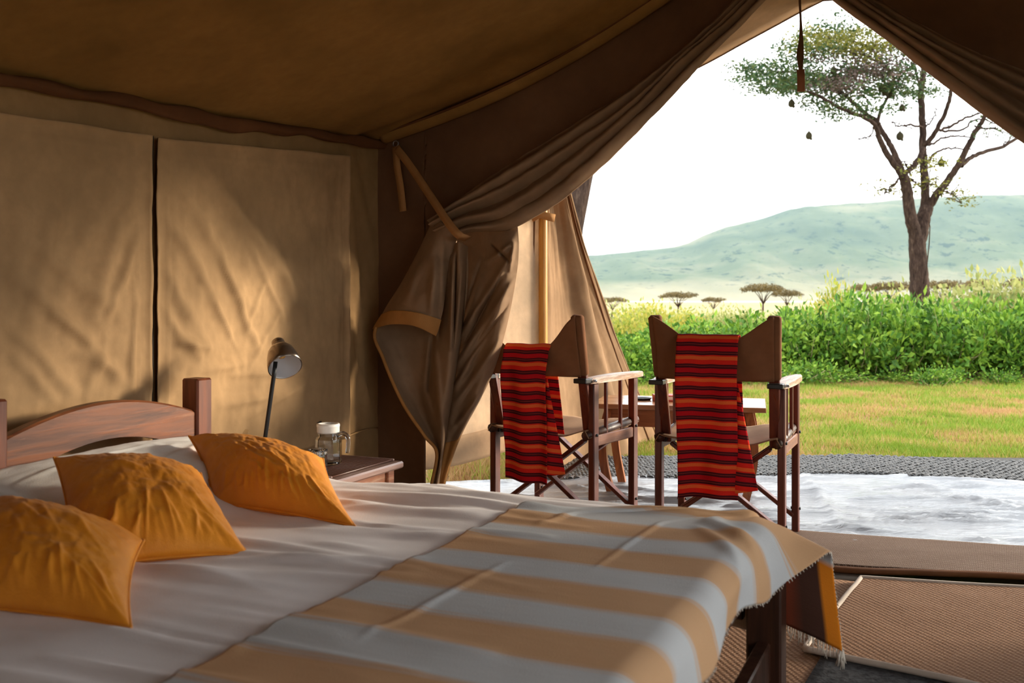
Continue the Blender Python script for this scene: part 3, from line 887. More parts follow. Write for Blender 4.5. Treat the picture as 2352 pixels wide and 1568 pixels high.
def slab(name, corners, z, th, mat, label, cat, amp=.002, n=60, m=60, seed=0, wob=.01):
    """A rug: a rectangle of cloth with thickness, corners in order near-left, near-right, far-right, far-left."""
    a, b, c_, d = [np.array(p, float) for p in corners]
    s = np.linspace(0, 1, m)[None, :, None]; q = np.linspace(0, 1, n)[:, None, None]
    xy = (a * (1 - s) + b * s) * (1 - q) + (d * (1 - s) + c_ * s) * q
    ed = np.minimum(np.minimum(s, 1 - s), np.minimum(q, 1 - q))
    xy = xy + wob * np.stack([perlin(xy[..., 0] * 2.4, xy[..., 1] * 2.4, seed), perlin(xy[..., 0] * 2.4, xy[..., 1] * 2.4, seed + 9)], -1)
    zt = z + th + amp * (fbm(xy[..., 0] * 3, xy[..., 1] * 3, seed + 3, 3) + .8)
    top_ = np.concatenate([xy, zt[..., None]], -1); bot = top_.copy(); bot[..., 2] = z
    N = n * m
    fs = gridfaces(n, m)
    rim = [j for j in range(m)] + [i * m + m - 1 for i in range(1, n)] + [(n - 1) * m + j for j in range(m - 2, -1, -1)] + [i * m for i in range(n - 2, 0, -1)]
    bv = top_.reshape(-1, 3)[rim].copy(); bv[:, 2] = z
    fs += [(rim[i], N + i, N + (i + 1) % len(rim), rim[(i + 1) % len(rim)]) for i in range(len(rim))]
    o = build(name, np.concatenate([top_.reshape(-1, 3), bv]), fs, mat)
    tag(o, label, cat)
    return o, top_, rim
# sisal runner just outside the sill
slab('sisal_runner', [(.35, 3.98), (3.2, 3.28), (3.35, 3.62), (.55, 4.56)], .022, .012, M['sisal_fine'], 'grey-brown woven sisal runner lying along the door sill beside the plastic sheet', 'carpet', .002, 40, 90, 131, .012)
# sill of the door
mb = MB(); sl = catmull([(.1, 4.20), (.6, 3.99), (1.21, 3.715), (1.55, 3.66), (1.9, 3.605), (2.6, 3.42), (3.2, 3.2)], 50)
mb.tube([(x, y, .030) for x, y in sl], .022, 8, sq=.55)
o = mb.build('trim_1', M['canvas_hem']); tag(o, 'dark canvas door sill', kind='structure')
slab('sisal_carpet', [P(.9, -3.9, 0)[:2], P(3.5, -3.9, 0)[:2], P(3.3, -.09, 0)[:2], P(.75, -.12, 0)[:2]], .001, .010, M['sisal'], 'brown ribbed sisal carpet under the foot of the bed', 'carpet', .0015, 60, 60, 141, .006)
slab('felt_mat', [(.55, 2.20), (1.60, 1.45), (2.1, 2.10), (.905, 2.84)], .0125, .006, M['felt'], 'dark charcoal felt mat partly under the edged rug', 'mat', .001, 40, 40, 151, .006)
A_, B_ = ground(1978, 1326, .03), ground(1850, 1487, .03)
rug, rt, rim = slab('sisal_rug', [(B_.x, B_.y), (1.80, 2.14), (2.25, 3.38), (A_.x, A_.y)], .020, .010, M['sisal_rug'], 'brown sisal rug with a pale bound edge in the doorway', 'rug', .003, 60, 60, 161, .012)
mb = MB(); fl_ = rt.reshape(-1, 3)[rim]
mb.tube([Vector(p) + Vector((0, 0, -.003)) for p in list(fl_) + [fl_[0]]], .010, 8)
o = mb.build('edge_binding', M['rug_edge'], rug); tag(o, 'off-white bound edge')

# ---- folding safari chairs
M['sling'] = canvas('sling', (.34, .21, .125), .08); M['sling_back'] = canvas('sling_back', (.20, .085, .038), .06)
def make_chair(loc, rz, label, lean=.08, sag=.085):
    c = thing('safari_chair', loc, rz, label, 'chair', 'folding safari chairs on the veranda')
    X = .255
    for sx in (-1, 1):
        x = sx * X
        mb = MB(); mb.box((x, .04, .337), (.030, .046, .675), None, .004); flat_edges(mb.build('leg', M['wood_chair'], c, False))
        mb = MB(); mb.box((x, .425, .337), (.030, .046, .675), None, .004); flat_edges(mb.build('leg', M['wood_chair'], c, False))
        # armrest, shaped in plan
        n = 14; vs = []; 
        for i in range(n):
            y = -.015 + .515 * i / (n - 1); q = i / (n - 1)
            w = .023 + .010 * math.sin(math.pi * min(1, q * 1.1)) ; 
            if i in (0, n - 1): w *= .75
            zt = .700 + .004 * math.sin(q * math.pi)
            for (a, b) in ((-w, .676), (w, .676), (w, zt - .006), (w - .006, zt), (-w + .006, zt), (-w, zt - .006)):
                vs.append((x + a, y, b))
        fs = [(i * 6 + j, i * 6 + (j + 1) % 6, i * 6 + 6 + (j + 1) % 6, i * 6 + 6 + j) for i in range(n - 1) for j in range(6)]
        fs += [tuple(range(5, -1, -1)), tuple((n - 1) * 6 + j for j in range(6))]
        o = flat_edges(build('armrest', np.array(vs), fs, M['wood_arm'], c, False)); tag(o, 'weathered armrest with the white sky reflection painted in')
        mb = MB(); mb.tube([(x - .034 * 1, .005, .688), (x + .034, .005, .688)], .006, 8); mb.build('bolt', M['steel'], o, False)
        mb = MB(); mb.box((x, .232, .425), (.024, .345, .048), None, .004); flat_edges(mb.build('side_rail', M['wood_rail'], c, False))
        for yy in (.155, .295):
            mb = MB(); mb.box((x, yy, .563), (.015, .017, .24), None, .003); flat_edges(mb.build('spindle', M['wood_chair'], c, False))
        # leaning back post with its black bracket
        xi = x - sx * .004
        mb = MB(); mb.bar((xi - sx * .026, .055, .43), (xi - sx * .010, -lean, .955), .024, .042, (1, 0, 0)); flat_edges(mb.build('back_post', M['wood_chair'], c, False))
        mb = MB(); mb.box((xi - sx * .008, -.025, .689), (.062, .075, .020), None, .003); flat_edges(mb.build('bracket', M['black_metal'], c, False))
        mb = MB(); mb.bar((x - sx * .03, .02, .442), (x - sx * .03, .45, .470), .012, .020); flat_edges(mb.build('seat_bracket', M['black_metal'], c, False))
        mb = MB(); mb.tube([(x - sx * .012, -.01, .452), (x - sx * .012, .475, .475)], .020, 10); o = mb.build('seat_bar', M['wood_dark'], c, False)
        for yy in (.04, .425):
            mb = MB()
            for zz_ in (.452, .115):
                mb.tube([(x - .021, yy, zz_), (x + .021, yy, zz_)], .0065, 8)
            mb.build('bolt', M['black_metal'], c, False)
    for (yy, off) in ((.058, 0), (.405, 0)):
        for sx in (-1, 1):
            dy = .012 * sx
            mb = MB(); mb.bar((-sx * (X - .045), yy + dy, .425), (sx * (X - .008), yy + dy, .085), .018, .040, (0, 1, 0)); flat_edges(mb.build('cross_brace', M['wood_chair'], c, False))
    # seat sling
    n, m = 24, 30
    a = np.linspace(-1, 1, m)[None, :]; b = np.linspace(0, 1, n)[:, None]
    xs_ = a * (X + .004) + 0 * b; ys_ = -.012 + .49 * b + 0 * a
    zs_ = .476 + .022 * b - .040 * (1 - a ** 2) + .004 * np.sin(a * 9 + b * 4) - .035 * sstep(.93, 1.0, np.abs(a))
    cloth('seat_sling', np.stack([xs_, ys_, zs_], -1), M['sling'], c, .004, None, False)
    # back sling, pulled down in the middle, with sleeves over the posts
    n, m = 20, 61
    a = np.linspace(-1, 1, m)[None, :]; b = np.linspace(0, 1, n)[:, None]
    tops = .965 - sag * (.6 * np.clip((1 - np.abs(a)) / .62, 0, 1) + .4 * sstep(0, .60, 1 - np.abs(a)))
    z_ = .705 + (tops - .705) * b
    q = (z_ - .43) / (.955 - .43)
    y_ = .055 + (-lean - .055) * q - .024 - .05 * (1 - a ** 2) * .6 + .003 * np.sin(a * 14 + b * 5)
    xw = (X - .028 + .018 * q) 
    o = cloth('back_sling', np.stack([a * xw + 0 * b, y_, z_], -1), M['sling_back'], c, .004, None, False)
    for sx in (-1, 1):
        mb = MB(); mb.bar((sx * (X - .022), .055 + (-lean - .055) * .535, .711), (sx * (X - .012), -lean - .003, .968), .036, .054, (1, 0, 0), .010)
        mb.build('sleeve', M['sling_back'], c, False)
    return c
chairs = [make_chair((.115, 4.30, .02), math.radians(-33), 'safari chair nearest the tied door curtain, standing in front of the veranda pole', .08, .142),
          make_chair((.845, 4.02, .02), YAW, 'safari chair standing nearer the open lawn, seen squarely from behind', .07, .092)]

# striped towels over the chair backs
def stripes(name, period, seed=0):
    k = Mat(name, (.5, .03, .02), .9, spec=.1)
    uv = k.sep(k.coord('UV'))
    wob = k.math('MULTIPLY', k.noise(k.coord('UV'), 6, 2), .0015)
    f = k.math('FRACT', k.math('ADD', k.math('DIVIDE', k.math('ADD', uv[1], wob), period), .13 + seed * .37))
    red, crim, org, mar, brn = (.86, .030, .018), (.60, .012, .018), (.96, .165, .038), (.085, .012, .018), (.26, .04, .03)
    col = k.ramp(f, [(0, org), (.16, red), (.36, mar), (.43, brn), (.47, mar), (.55, crim), (.76, mar), (.82, brn), (.86, mar), (.94, red)], 'CONSTANT')
    k.color(k.mix(.25, col, k.noise(k.coord('UV'), 300, 2), 'MULTIPLY'))
    k.bump(k.noise(k.coord('UV'), 260, 3), .3, .003)
    k.translucent(.2)
    return k.m
M['towel'] = stripes('towel', .088); M['towel2'] = stripes('towel2', .088, 1)
def towel(loc, rz, x0, w, zb, lean, mat, label, seed, skew=0.0, over=.45, topz=.918):
    th_ = thing('striped_towel', loc, rz, label, 'towel', 'striped towels on the chair backs')
    def backy(z): return .055 + (-lean - .055) * ((z - .43) / .525) - .024 - .030
    path = []
    for z in np.linspace(over, topz - .012, 16): path.append((backy(z) + .028, z))
    yb = backy(topz)
    for a in np.linspace(0, math.pi, 9): path.append((yb + .010 + .020 * math.cos(a), topz + .014 * math.sin(a)))
    y0 = backy(topz) - .012
    for z in np.linspace(topz - .012, zb, 60):
        path.append((y0 - .012 - .02 * (1 - sstep(.72, topz, z)) + .035 * (1 - sstep(.3, .72, z)), z))
    path = np.array(path); seg = np.r_[0, np.cumsum(np.hypot(np.diff(path[:, 0]), np.diff(path[:, 1])))]
    m = 34; a = np.linspace(0, 1, m)[None, :]
    zc = path[:, 1][:, None]; v = seg[:, None]
    wid = w * (1 - .04 * (1 - sstep(.3, .9, zc)))
    x = x0 + (a - .5) * wid + skew * (topz - zc) + .003 * perlin(v * 9 + seed, v * 0 + 1, seed)
    y = path[:, 0][:, None] - (.004 + .010 * (1 - sstep(.4, .9, zc))) * np.sin(a * 8.5 + v * 2 + seed) + .004 * perlin(a * 4 + seed, v * 7, seed + 3)
    z = zc + .006 * np.sin(a * 3 + seed) * (1 - sstep(.3, .8, zc)) + 0 * a + .004 * perlin(a * 3 + 0 * v, v * 0 + seed, seed)
    uvv = np.stack([a * w + 0 * v, v + .0015 * perlin(a * 3, v * 3, seed)], -1)
    cloth('front_layer', np.stack([x, y, z], -1), mat, th_, .005, uvv, False)
    # second layer of the fold peeping out on one side
    n = 50; zz_ = np.linspace(.70, zb + .025, n)[:, None]; m = 14; a = np.linspace(0, 1, m)[None, :]
    q = (0.70 - zz_) / (.70 - zb)
    x = x0 + w * .5 - .05 + skew * (topz - zz_) + (.048 + .075 * q) * a
    y = y0 + .004 + .02 * q + .012 * np.sin(a * 5 + q * 3) + 0 * a
    z = zz_ + .02 * a * q
    uvv = np.stack([zz_ + 0 * a, .5 + z * .93 + a * .012], -1)
    o = cloth('under_layer', np.stack([x, y, z], -1), mat, th_, .005, uvv, False)
    return th_
towel((.115, 4.30, .02), math.radians(-33), .012, .225, .25, .08, M['towel'], 'red striped towel over the back of the chair nearest the door curtain', 2, -.02, topz=.828)
towel((.845, 4.02, .02), YAW, -.012, .248, .232, .07, M['towel2'], 'red striped towel over the back of the chair nearer the lawn', 6, -.0, topz=.878)

# ---- low table beyond the chairs
tz = .49
k = Mat('table_gloss', (.4, .2, .09), .16, spec=.6); g = k.noise(k.coord('Object', (1.5, 18, 18)), 2, 5); k.color(k.ramp(g, [(.3, (.26, .10, .04)), (.7, (.45, .22, .10))])); M['table_gloss'] = k.m
tb_loc = Vector((.915, 5.30, .015)); tb_rz = math.radians(-14)
tb = thing('low_table', tb_loc, tb_rz, 'low polished wooden table with curved legs beyond the two chairs', 'table')
for i in range(3):
    mb = MB(); mb.box((0, -.165 + .165 * i, tz - .014), (.90, .1635, .026), None, .003); flat_edges(mb.build('plank', M['table_gloss'], tb, False))
for sy in (-1, 1):
    mb = MB(); mb.box((0, sy * .20, tz - .075), (.72, .022, .092), None, .003); flat_edges(mb.build('apron', M['wood_table'], tb, False))
for sx in (-1, 1):
    mb = MB(); mb.box((sx * .36, 0, tz - .075), (.022, .40, .092), None, .003); flat_edges(mb.build('apron', M['wood_table'], tb, False))
    for sy in (-1, 1):
        mb = MB(); prev = None
        zz_ = np.linspace(tz - .03, 0, 12)
        cc = [(sx * (.355 + .035 * math.sin((1 - z / tz) * math.pi * 1.1) - .05 * (1 - z / tz) ** 2 * 0), sy * (.195 + .05 * math.sin((1 - z / tz) * math.pi * .9) - .01), z) for z in zz_]
        vs = []
        for (x, y, z) in cc:
            w = .021
            vs += [(x - w, y - w, z), (x + w, y - w, z), (x + w, y + w, z), (x - w, y + w, z)]
        fs = [(i * 4 + j, i * 4 + (j + 1) % 4, i * 4 + 4 + (j + 1) % 4, i * 4 + 4 + j) for i in range(11) for j in range(4)] + [(0, 1, 2, 3), (47, 46, 45, 44)]
        flat_edges(build('leg', np.array(vs), fs, M['wood_table_leg'], tb, False))
def on_table(x, y, dz=0.0):
    c_, s_ = math.cos(tb_rz), math.sin(tb_rz)
    return Vector((tb_loc.x + x * c_ - y * s_, tb_loc.y + x * s_ + y * c_, tb_loc.z + tz - .001 + dz))
bk = thing('book', on_table(-.07, .0), tb_rz + .25, 'small red-covered book lying on the low veranda table', 'book')
mb = MB(); mb.box((0, 0, .0045), (.15, .11, .009), None, .002); mb.box((0, 0, .0305), (.15, .11, .005), None, .002); mb.box((-.073, 0, .0175), (.004, .11, .03), None, .001)
mb.build('cover', Mat('red_cover', (.50, .06, .03), .5).m, bk, False)
mb = MB(); mb.box((.002, 0, .0185), (.142, .104, .019), None, .001); mb.build('pages', Mat('paper', (.75, .62, .52), .8).m, bk, False)
kb = thing('tray', on_table(-.21, .02), tb_rz, 'small dark round dish on the low veranda table beside the book', 'dish')
mb = MB(); mb.lathe([(.0, .0), (.045, .0), (.055, .012), (.052, .012), (.043, .004), (0, .004)], n=24); mb.build('dish', M['black_metal'], kb, False)

# ================================================================ BED AND BEDSIDE
BZ = .50                   # top of the bedding
E_FAR, E_NEAR, T_HEAD, T_FOOT = -1.36, -3.16, .16, 2.058
bed = thing('bed', P(1.1, -2.2, 0), YAW, 'wide dark wooden bed with an arched headboard against the canvas wall', 'bed')
def bl(t, e, z):           # tent coordinates to the bed's own
    return Vector((t - 1.1, e + 2.2, z))
posts = [-1.395, -2.165, -2.935]
for e in posts:
    mb = MB(); mb.box(bl(.175, e, .397), (.070, .070, .794), None, .006); o = flat_edges(mb.build('head_post', M['wood_bed_post'], bed, False))
for e in (-1.405, -3.07):
    mb = MB(); mb.box(bl(2.025, e, .225), (.086, .086, .45), None, .005); flat_edges(mb.build('foot_post', M['wood_dark'], bed, False))
mb = MB(); mb.box(bl(2.025, -2.24, .155), (.034, 1.60, .095), None, .004); flat_edges(mb.build('foot_rail', M['wood_dark'], bed, False))
mb = MB(); mb.box(bl(2.02, -2.24, .40), (.030, 1.60, .055), None, .004); flat_edges(mb.build('foot_board', M['wood_dark'], bed, False))
for e in (-1.405, -3.07):
    mb = MB(); mb.box(bl(1.09, e, .30), (1.76, .030, .12), None, .004); flat_edges(mb.build('side_rail', M['wood_dark'], bed, False))
mb = MB(); mb.box(bl(1.09, -2.24, .345), (1.80, 1.62, .02), None, .004); flat_edges(mb.build('slat_base', M['wood_dark'], bed, False))
for a, b in ((posts[0], posts[1]), (posts[1], posts[2])):
    n = 40; vs = []; w = .021
    for i in range(n):
        q = i / (n - 1); e = a - .03 + (b + .06 - a) * q - 0
        s_ = math.sin(math.pi * q)
        zt = .688 + .066 * s_ ** .9; zb = .560 + .085 * s_ ** .9
        for (x, z) in ((-w, zb), (w, zb), (w, zt - .006), (w - .006, zt), (-w + .006, zt), (-w, zt - .006)):
            vs.append(tuple(bl(.178 + x, e, z)))
    fs = [(i * 6 + j, i * 6 + (j + 1) % 6, i * 6 + 6 + (j + 1) % 6, i * 6 + 6 + j) for i in range(n - 1) for j in range(6)] + [(0, 1, 2, 3, 4, 5), tuple((n - 1) * 6 + j for j in range(5, -1, -1))]
    flat_edges(build('headboard_arch', np.array(vs), fs, M['wood_bed'], bed, False), 40)
k = Mat('mattress_cloth', (.55, .52, .48), .9)
mb = MB(); mb.box(bl(1.10, -2.26, .415), (1.82, 1.72, .115), None, .03); mb.build('mattress', k.m, bed, False)

def linen(name, c1, c2, rough=.9, fine=380, trans=0.0):
    k = Mat(name, c2, rough, spec=.15); c = k.coord('Object')
    k.color(k.ramp(k.noise(c, 5, 5), [(.3, c1), (.7, c2)]))
    k.bump(k.math('ADD', k.noise(c, fine, 2), k.math('MULTIPLY', k.noise(c, 22, 4), .8)), .16, .004)
    k.b.inputs['Sheen Weight'].default_value = .15
    if trans: k.translucent(trans)
    return k.m
M['duvet'] = linen('duvet', (.74, .68, .655), (.85, .79, .77))
M['white_linen'] = linen('white_linen', (.78, .75, .70), (.86, .84, .80))
def drape(b, edge, r, out=.04):
    """Flat coordinate to (position, drop) over an edge rounded by r."""
    s_ = b - (edge - r)
    arc = r * math.pi / 2
    pos = np.where(s_ < 0, b, np.where(s_ < arc, edge - r + r * np.sin(np.clip(s_, 0, arc) / r), edge + out * (s_ - arc)))
    drop = np.where(s_ < 0, 0, np.where(s_ < arc, r * (1 - np.cos(np.clip(s_, 0, arc) / r)), r + (s_ - arc)))
    return pos, drop
rng = random.Random(12)
dsegs = []
for i in range(46):
    t0 = rng.uniform(.75, 1.3); e0 = rng.uniform(-3.0, -1.40); L = rng.uniform(.15, .6); a = rng.gauss(.05, .12)
    dsegs.append((t0, e0, t0 + L * math.cos(a), e0 + L * math.sin(a), rng.uniform(.010, .030), rng.uniform(.0025, .007)))
dsegs += [(.75, -1.46, 1.75, -1.50, .035, .012), (.85, -1.58, 1.5, -1.60, .03, .012), (1.0, -1.72, 1.45, -1.70, .025, .008), (.9, -1.40, 1.9, -1.42, .03, .010),
          (.62, -2.0, .80, -2.6, .05, .012), (1.05, -2.3, 1.44, -2.15, .02, .008)]
def top_height(t, e):
    h = BZ + .005 * fbm(t * 2.0, e * 3.0, 171, 3) + creases(t, e, dsegs) * 1.3
    lump = .075 * (1 - sstep(.40, .82, t)) * (.85 + .15 * np.sin(e * 6))
    edge = -.012 * sstep(-1.55, -1.36, e) - .012 * (1 - sstep(-3.1, -2.9, e))
    return h + lump + edge
def bedsheet(t0, t1, b0, b1, n, m, lift=0.0, tail=None, foot_r=.05):
    a = np.linspace(t0, t1, n)[:, None]; b = np.linspace(b0, b1, m)[None, :]
    Ag, Bg = a + 0 * b, b + 0 * a
    if tail: Ag = t0 + (Ag - t0) * (1 - tail * (1 - sstep(-2.05, -1.36, Bg)))
    e, d1 = drape(Bg, E_FAR, .06)
    e2, d2 = drape(-e, -E_NEAR, .06); e = -e2
    t, d3 = drape(Ag, T_FOOT, foot_r)
    z = top_height(np.minimum(t, T_FOOT), np.clip(e, E_NEAR, E_FAR)) + lift - d1 - d2 - d3
    return Ag, Bg, t, e, z, d1, d3
Ag, Bg, t, e, z, d1, d3 = bedsheet(.42, 2.03, -3.42, -1.10, 150, 190)
t = t - .012 * np.sin(Bg * 7) * (1 - sstep(.42, .5, Ag)) + .03 * perlin(Bg * 2.2, Bg * 0, 7) * (1 - sstep(.42, .6, Ag))
e = e + (.018 * np.sin(Ag * 14 + 1) + .010 * np.sin(Ag * 31)) * sstep(.05, .2, d1)
dv = cloth('duvet', Parr(t, e, z), M['duvet'], None, .008)
tag(dv, 'plain grey-beige bedspread covering the wide bed', 'bedspread')
# folded rim of the bedspread at the head
# striped throw across the foot
k = Mat('throw_stripes', (.6, .4, .25), .92, spec=.12)
uv = k.sep(k.coord('UV'))
wob = k.math('MULTIPLY', k.math('SUBTRACT', k.noise(k.coord('UV', (1.2, 5, 1)), 2.0, 4), .5), .030)
fine = k.math('MULTIPLY', k.math('SUBTRACT', k.noise(k.coord('UV', (1.0, 60, 1)), 2.0, 3), .5), .26)
f = k.math('FRACT', k.math('ADD', k.math('ADD', k.math('DIVIDE', k.math('ADD', uv[1], wob), .262), fine), 0.0))
org, gry = (.68, .41, .22), (.63, .635, .63)
top_c = k.ramp(f, [(.0, gry), (.14, gry), (.24, org), (.67, org), (.77, gry), (1.0, gry)])
far_c = k.ramp(k.math('MULTIPLY', k.math('ADD', uv[1], 1.36), 5.0), [(.0, org), (.12, (.30, .14, .08)), (.25, (.42, .10, .05)), (.50, (.16, .07, .045)), (.62, (.75, .26, .02)), (1.0, (.75, .26, .02))])
k.color(top_c)
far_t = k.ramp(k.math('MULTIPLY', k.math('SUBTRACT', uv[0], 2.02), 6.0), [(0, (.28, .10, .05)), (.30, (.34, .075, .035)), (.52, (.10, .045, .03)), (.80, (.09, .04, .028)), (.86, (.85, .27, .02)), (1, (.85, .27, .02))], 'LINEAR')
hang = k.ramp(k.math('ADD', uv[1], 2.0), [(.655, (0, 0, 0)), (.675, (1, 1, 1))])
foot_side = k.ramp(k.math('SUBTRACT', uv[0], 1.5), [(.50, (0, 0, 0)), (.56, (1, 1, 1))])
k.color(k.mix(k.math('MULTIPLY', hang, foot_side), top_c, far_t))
k.bump(k.math('ADD', k.noise(k.coord('UV'), 300, 2), k.math('MULTIPLY', k.noise(k.coord('UV', (8, 30, 1)), 2, 3), .8)), .22, .004)
k.translucent(.12)
M['throw'] = k.m
Ag, Bg, t, e, z, d1, d3 = bedsheet(1.435, 2.195, -3.42, -1.13, 150, 260, .012, .085, .055)
nearc = sstep(-1.62, -1.38, Bg)                       # the corner stands out instead of dropping
over = np.clip(Ag - (T_FOOT - .055), 0, None)
t_out = T_FOOT - .055 + over * .98; z_out = top_height(np.minimum(Ag, T_FOOT), np.clip(e, E_NEAR, E_FAR)) + .012 - d1 - .55 * over ** 1.3
t = t * (1 - nearc) + t_out * nearc
z = z * (1 - nearc) + z_out * nearc
short = 1 - .45 * sstep(-1.9, -2.5, Bg)
z = z + (1 - short) * 0
e = e + (.010 * np.sin(Ag * 17)) * sstep(.05, .2, d1) + .012 * np.sin(Bg * 16) * 0
t = t + .012 * np.sin(Bg * 11 + 1) * sstep(.03, .1, d3)
z = z + .004 * np.sin(Bg * 23 + Ag * 3) * sstep(.0, .05, over) + creases(Ag, Bg, [(1.85, -1.5, 2.12, -1.78, .025, .014), (1.9, -1.62, 2.1, -1.95, .02, .010), (1.62, -1.42, 1.55, -1.75, .012, .006), (1.6, -2.6, 1.62, -2.1, .010, .004), (1.8, -2.05, 1.81, -1.5, .008, .004), (1.96, -2.75, 2.08, -3.0, .04, .015)])
th = thing('striped_throw', P(1.8, -2.2, .4), label='throw with soft orange and grey stripes spread over the foot of the bed', cat='throw')
pts = Parr(t, e, z)
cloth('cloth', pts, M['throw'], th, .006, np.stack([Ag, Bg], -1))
M['fringe'] = Mat('fringe', (.70, .62, .52), .9).m
mb = MB(); rng = random.Random(2)
for i in range(0, 150, 1):                            # fringe on the hanging far hem
    p = Vector(pts[i, -1]); L = rng.uniform(.02, .042)
    if i < 60 and False: continue
    mb.tube([p + Vector((0, 0, .008)), p + Vector((rng.uniform(-.004, .004), rng.uniform(-.004, .004), -L * .5)), p + Vector((rng.uniform(-.008, .008), rng.uniform(-.008, .008), -L))], [.0016, .0014, .0008], 4)
for i in range(0, 260, 1):                            # short fuzzy edge at the foot
    p = Vector(pts[-1, i]); L = rng.uniform(.003, .008)
    mb.tube([p, p + Vector((rng.uniform(-.004, .004) + .2 * L, rng.uniform(-.004, .004), -L))], [.002, .001], 4)
for i in range(0, 18):
    p = Vector(pts[-1, -1]); L = rng.uniform(.02, .045); q = Vector((rng.uniform(-.012, .012), rng.uniform(-.012, .012), 0))
    mb.tube([p + q * .5, p + q + Vector((0, 0, -L * .5)), p + q * 1.2 + Vector((rng.uniform(-.006, .006), 0, -L))], [.0025, .0022, .001], 4)
o = mb.build('fringe', M['fringe'], th); tag(o, 'off-white tasselled fringe', kind='stuff')

# ---- pillows and cushions
def puff(name, c4, th_f, th_b, mat, label, cat, group, seed, floor_fn, segs=(), n=112, edge=.08, plane_n=None, power=.55):
    """A stuffed cushion from its four corners (TL, TR, BR, BL)."""
    TL, TR, BR, BL = [np.array(c_, float) for c_ in c4]
    a = np.linspace(-1, 1, n)[None, :] + np.zeros((n, 1)); b = np.linspace(-1, 1, n)[:, None] + np.zeros((1, n))
    ap = a * (1 - edge * (1 - b ** 2) * np.abs(a)); bp_ = b * (1 - edge * (1 - a ** 2) * np.abs(b))
    s_ = (ap + 1) / 2; q = (bp_ + 1) / 2
    pos = (TL * (1 - s_)[..., None] + TR * s_[..., None]) * (1 - q)[..., None] + (BL * (1 - s_)[..., None] + BR * s_[..., None]) * q[..., None]
    nn = np.cross(BR - TL, TR - BL); nn = nn / np.linalg.norm(nn)
    if nn[2] < 0: nn = -nn
    prof_ = (np.clip(1 - a ** 2, 0, 1) * np.clip(1 - b ** 2, 0, 1)) ** power
    wr = (.07 * fbm(a * 2 + seed, b * 2, seed, 3) + .05 * np.abs(fbm(a * 5 + seed, b * 3.2, seed + 4, 3)) + creases(a, b, segs)) 
    ed = 1 - np.maximum(np.abs(a), np.abs(b))
    pk = .05 * np.sin((a + b) * 0 + np.where(np.abs(a) > np.abs(b), b, a) * 19 + seed) * np.exp(-((ed - .12) / .10) ** 2)
    front = pos + nn * (th_f * (prof_ * (1 + wr) + .5 * pk * prof_ ** .5))[..., None]
    back = pos - nn * (th_b * prof_)[..., None]
    for arr in (front, back):
        loc = arr
        fl = floor_fn(loc[..., 0], loc[..., 1]) + .003
        loc[..., 2] = np.maximum(loc[..., 2], fl)
    N = n * n
    fs = gridfaces(n, n) + [tuple(N + i for i in f_[::-1]) for f_ in gridfaces(n, n)]
    rim = [j for j in range(n)] + [i * n + n - 1 for i in range(1, n)] + [(n - 1) * n + j for j in range(n - 2, -1, -1)] + [i * n for i in range(n - 2, 0, -1)]
    fs += [(rim[i], rim[(i + 1) % len(rim)], N + rim[(i + 1) % len(rim)], N + rim[i]) for i in range(len(rim))]
    o = build(name, np.concatenate([front.reshape(-1, 3), back.reshape(-1, 3)]), fs, mat)
    tag(o, label, cat, group)
    mb = MB(); fr_ = front.reshape(-1, 3)[rim]
    mb.tube([Vector(p) for p in list(fr_) + [fr_[0]]], .0028, 6, False)
    off = o.location.copy()
    s2 = mb.build('piping', mat, o)
    return o
def bed_floor(x, y):
    rx, ry = x - C0[0], y - C0[1]
    t_ = rx * U[0] + ry * U[1]; e_ = rx * V[0] + ry * V[1]
    return np.where(t_ < .5, BZ - .02, BZ) + 0 * e_
k = Mat('orange_cotton', (.60, .24, .03), .5, spec=.3); c = k.coord('Object')
k.color(k.ramp(k.noise(c, 9, 5), [(.3, (.68, .225, .010)), (.7, (.84, .315, .026))]))
k.bump(k.math('ADD', k.noise(c, 420, 2), k.math('MULTIPLY', k.noise(k.coord('Object', (1, 1, 1)), 38, 4, .6, 1.2), 1.4)), .24, .006)
k.b.inputs['Sheen Weight'].default_value = .05
M['orange'] = k.m
pl = lambda t, e, z: tuple(P(t, e, z))
puff('pillow', [pl(.22, -2.29, .60), pl(.22, -1.42, .60), pl(.60, -1.42, .53), pl(.60, -2.29, .53)], .060, .05, M['white_linen'], 'white pillow along the headboard behind the orange cushions', 'pillow', None, 3, bed_floor,
     [(-.9, -.2, .2, -.4, .05, .12), (.1, .2, .95, -.3, .05, .12), (.3, -.5, .8, .4, .06, .10), (.5, .0, 1.0, .3, .04, .1)], 64, .03, power=.35)
puff('pillow', [pl(.22, -3.12, .60), pl(.22, -2.31, .60), pl(.60, -2.31, .53), pl(.60, -3.12, .53)], .060, .05, M['white_linen'], 'white pillow at the near end of the headboard', 'pillow', None, 8, bed_floor, [], 64, .03, power=.35)
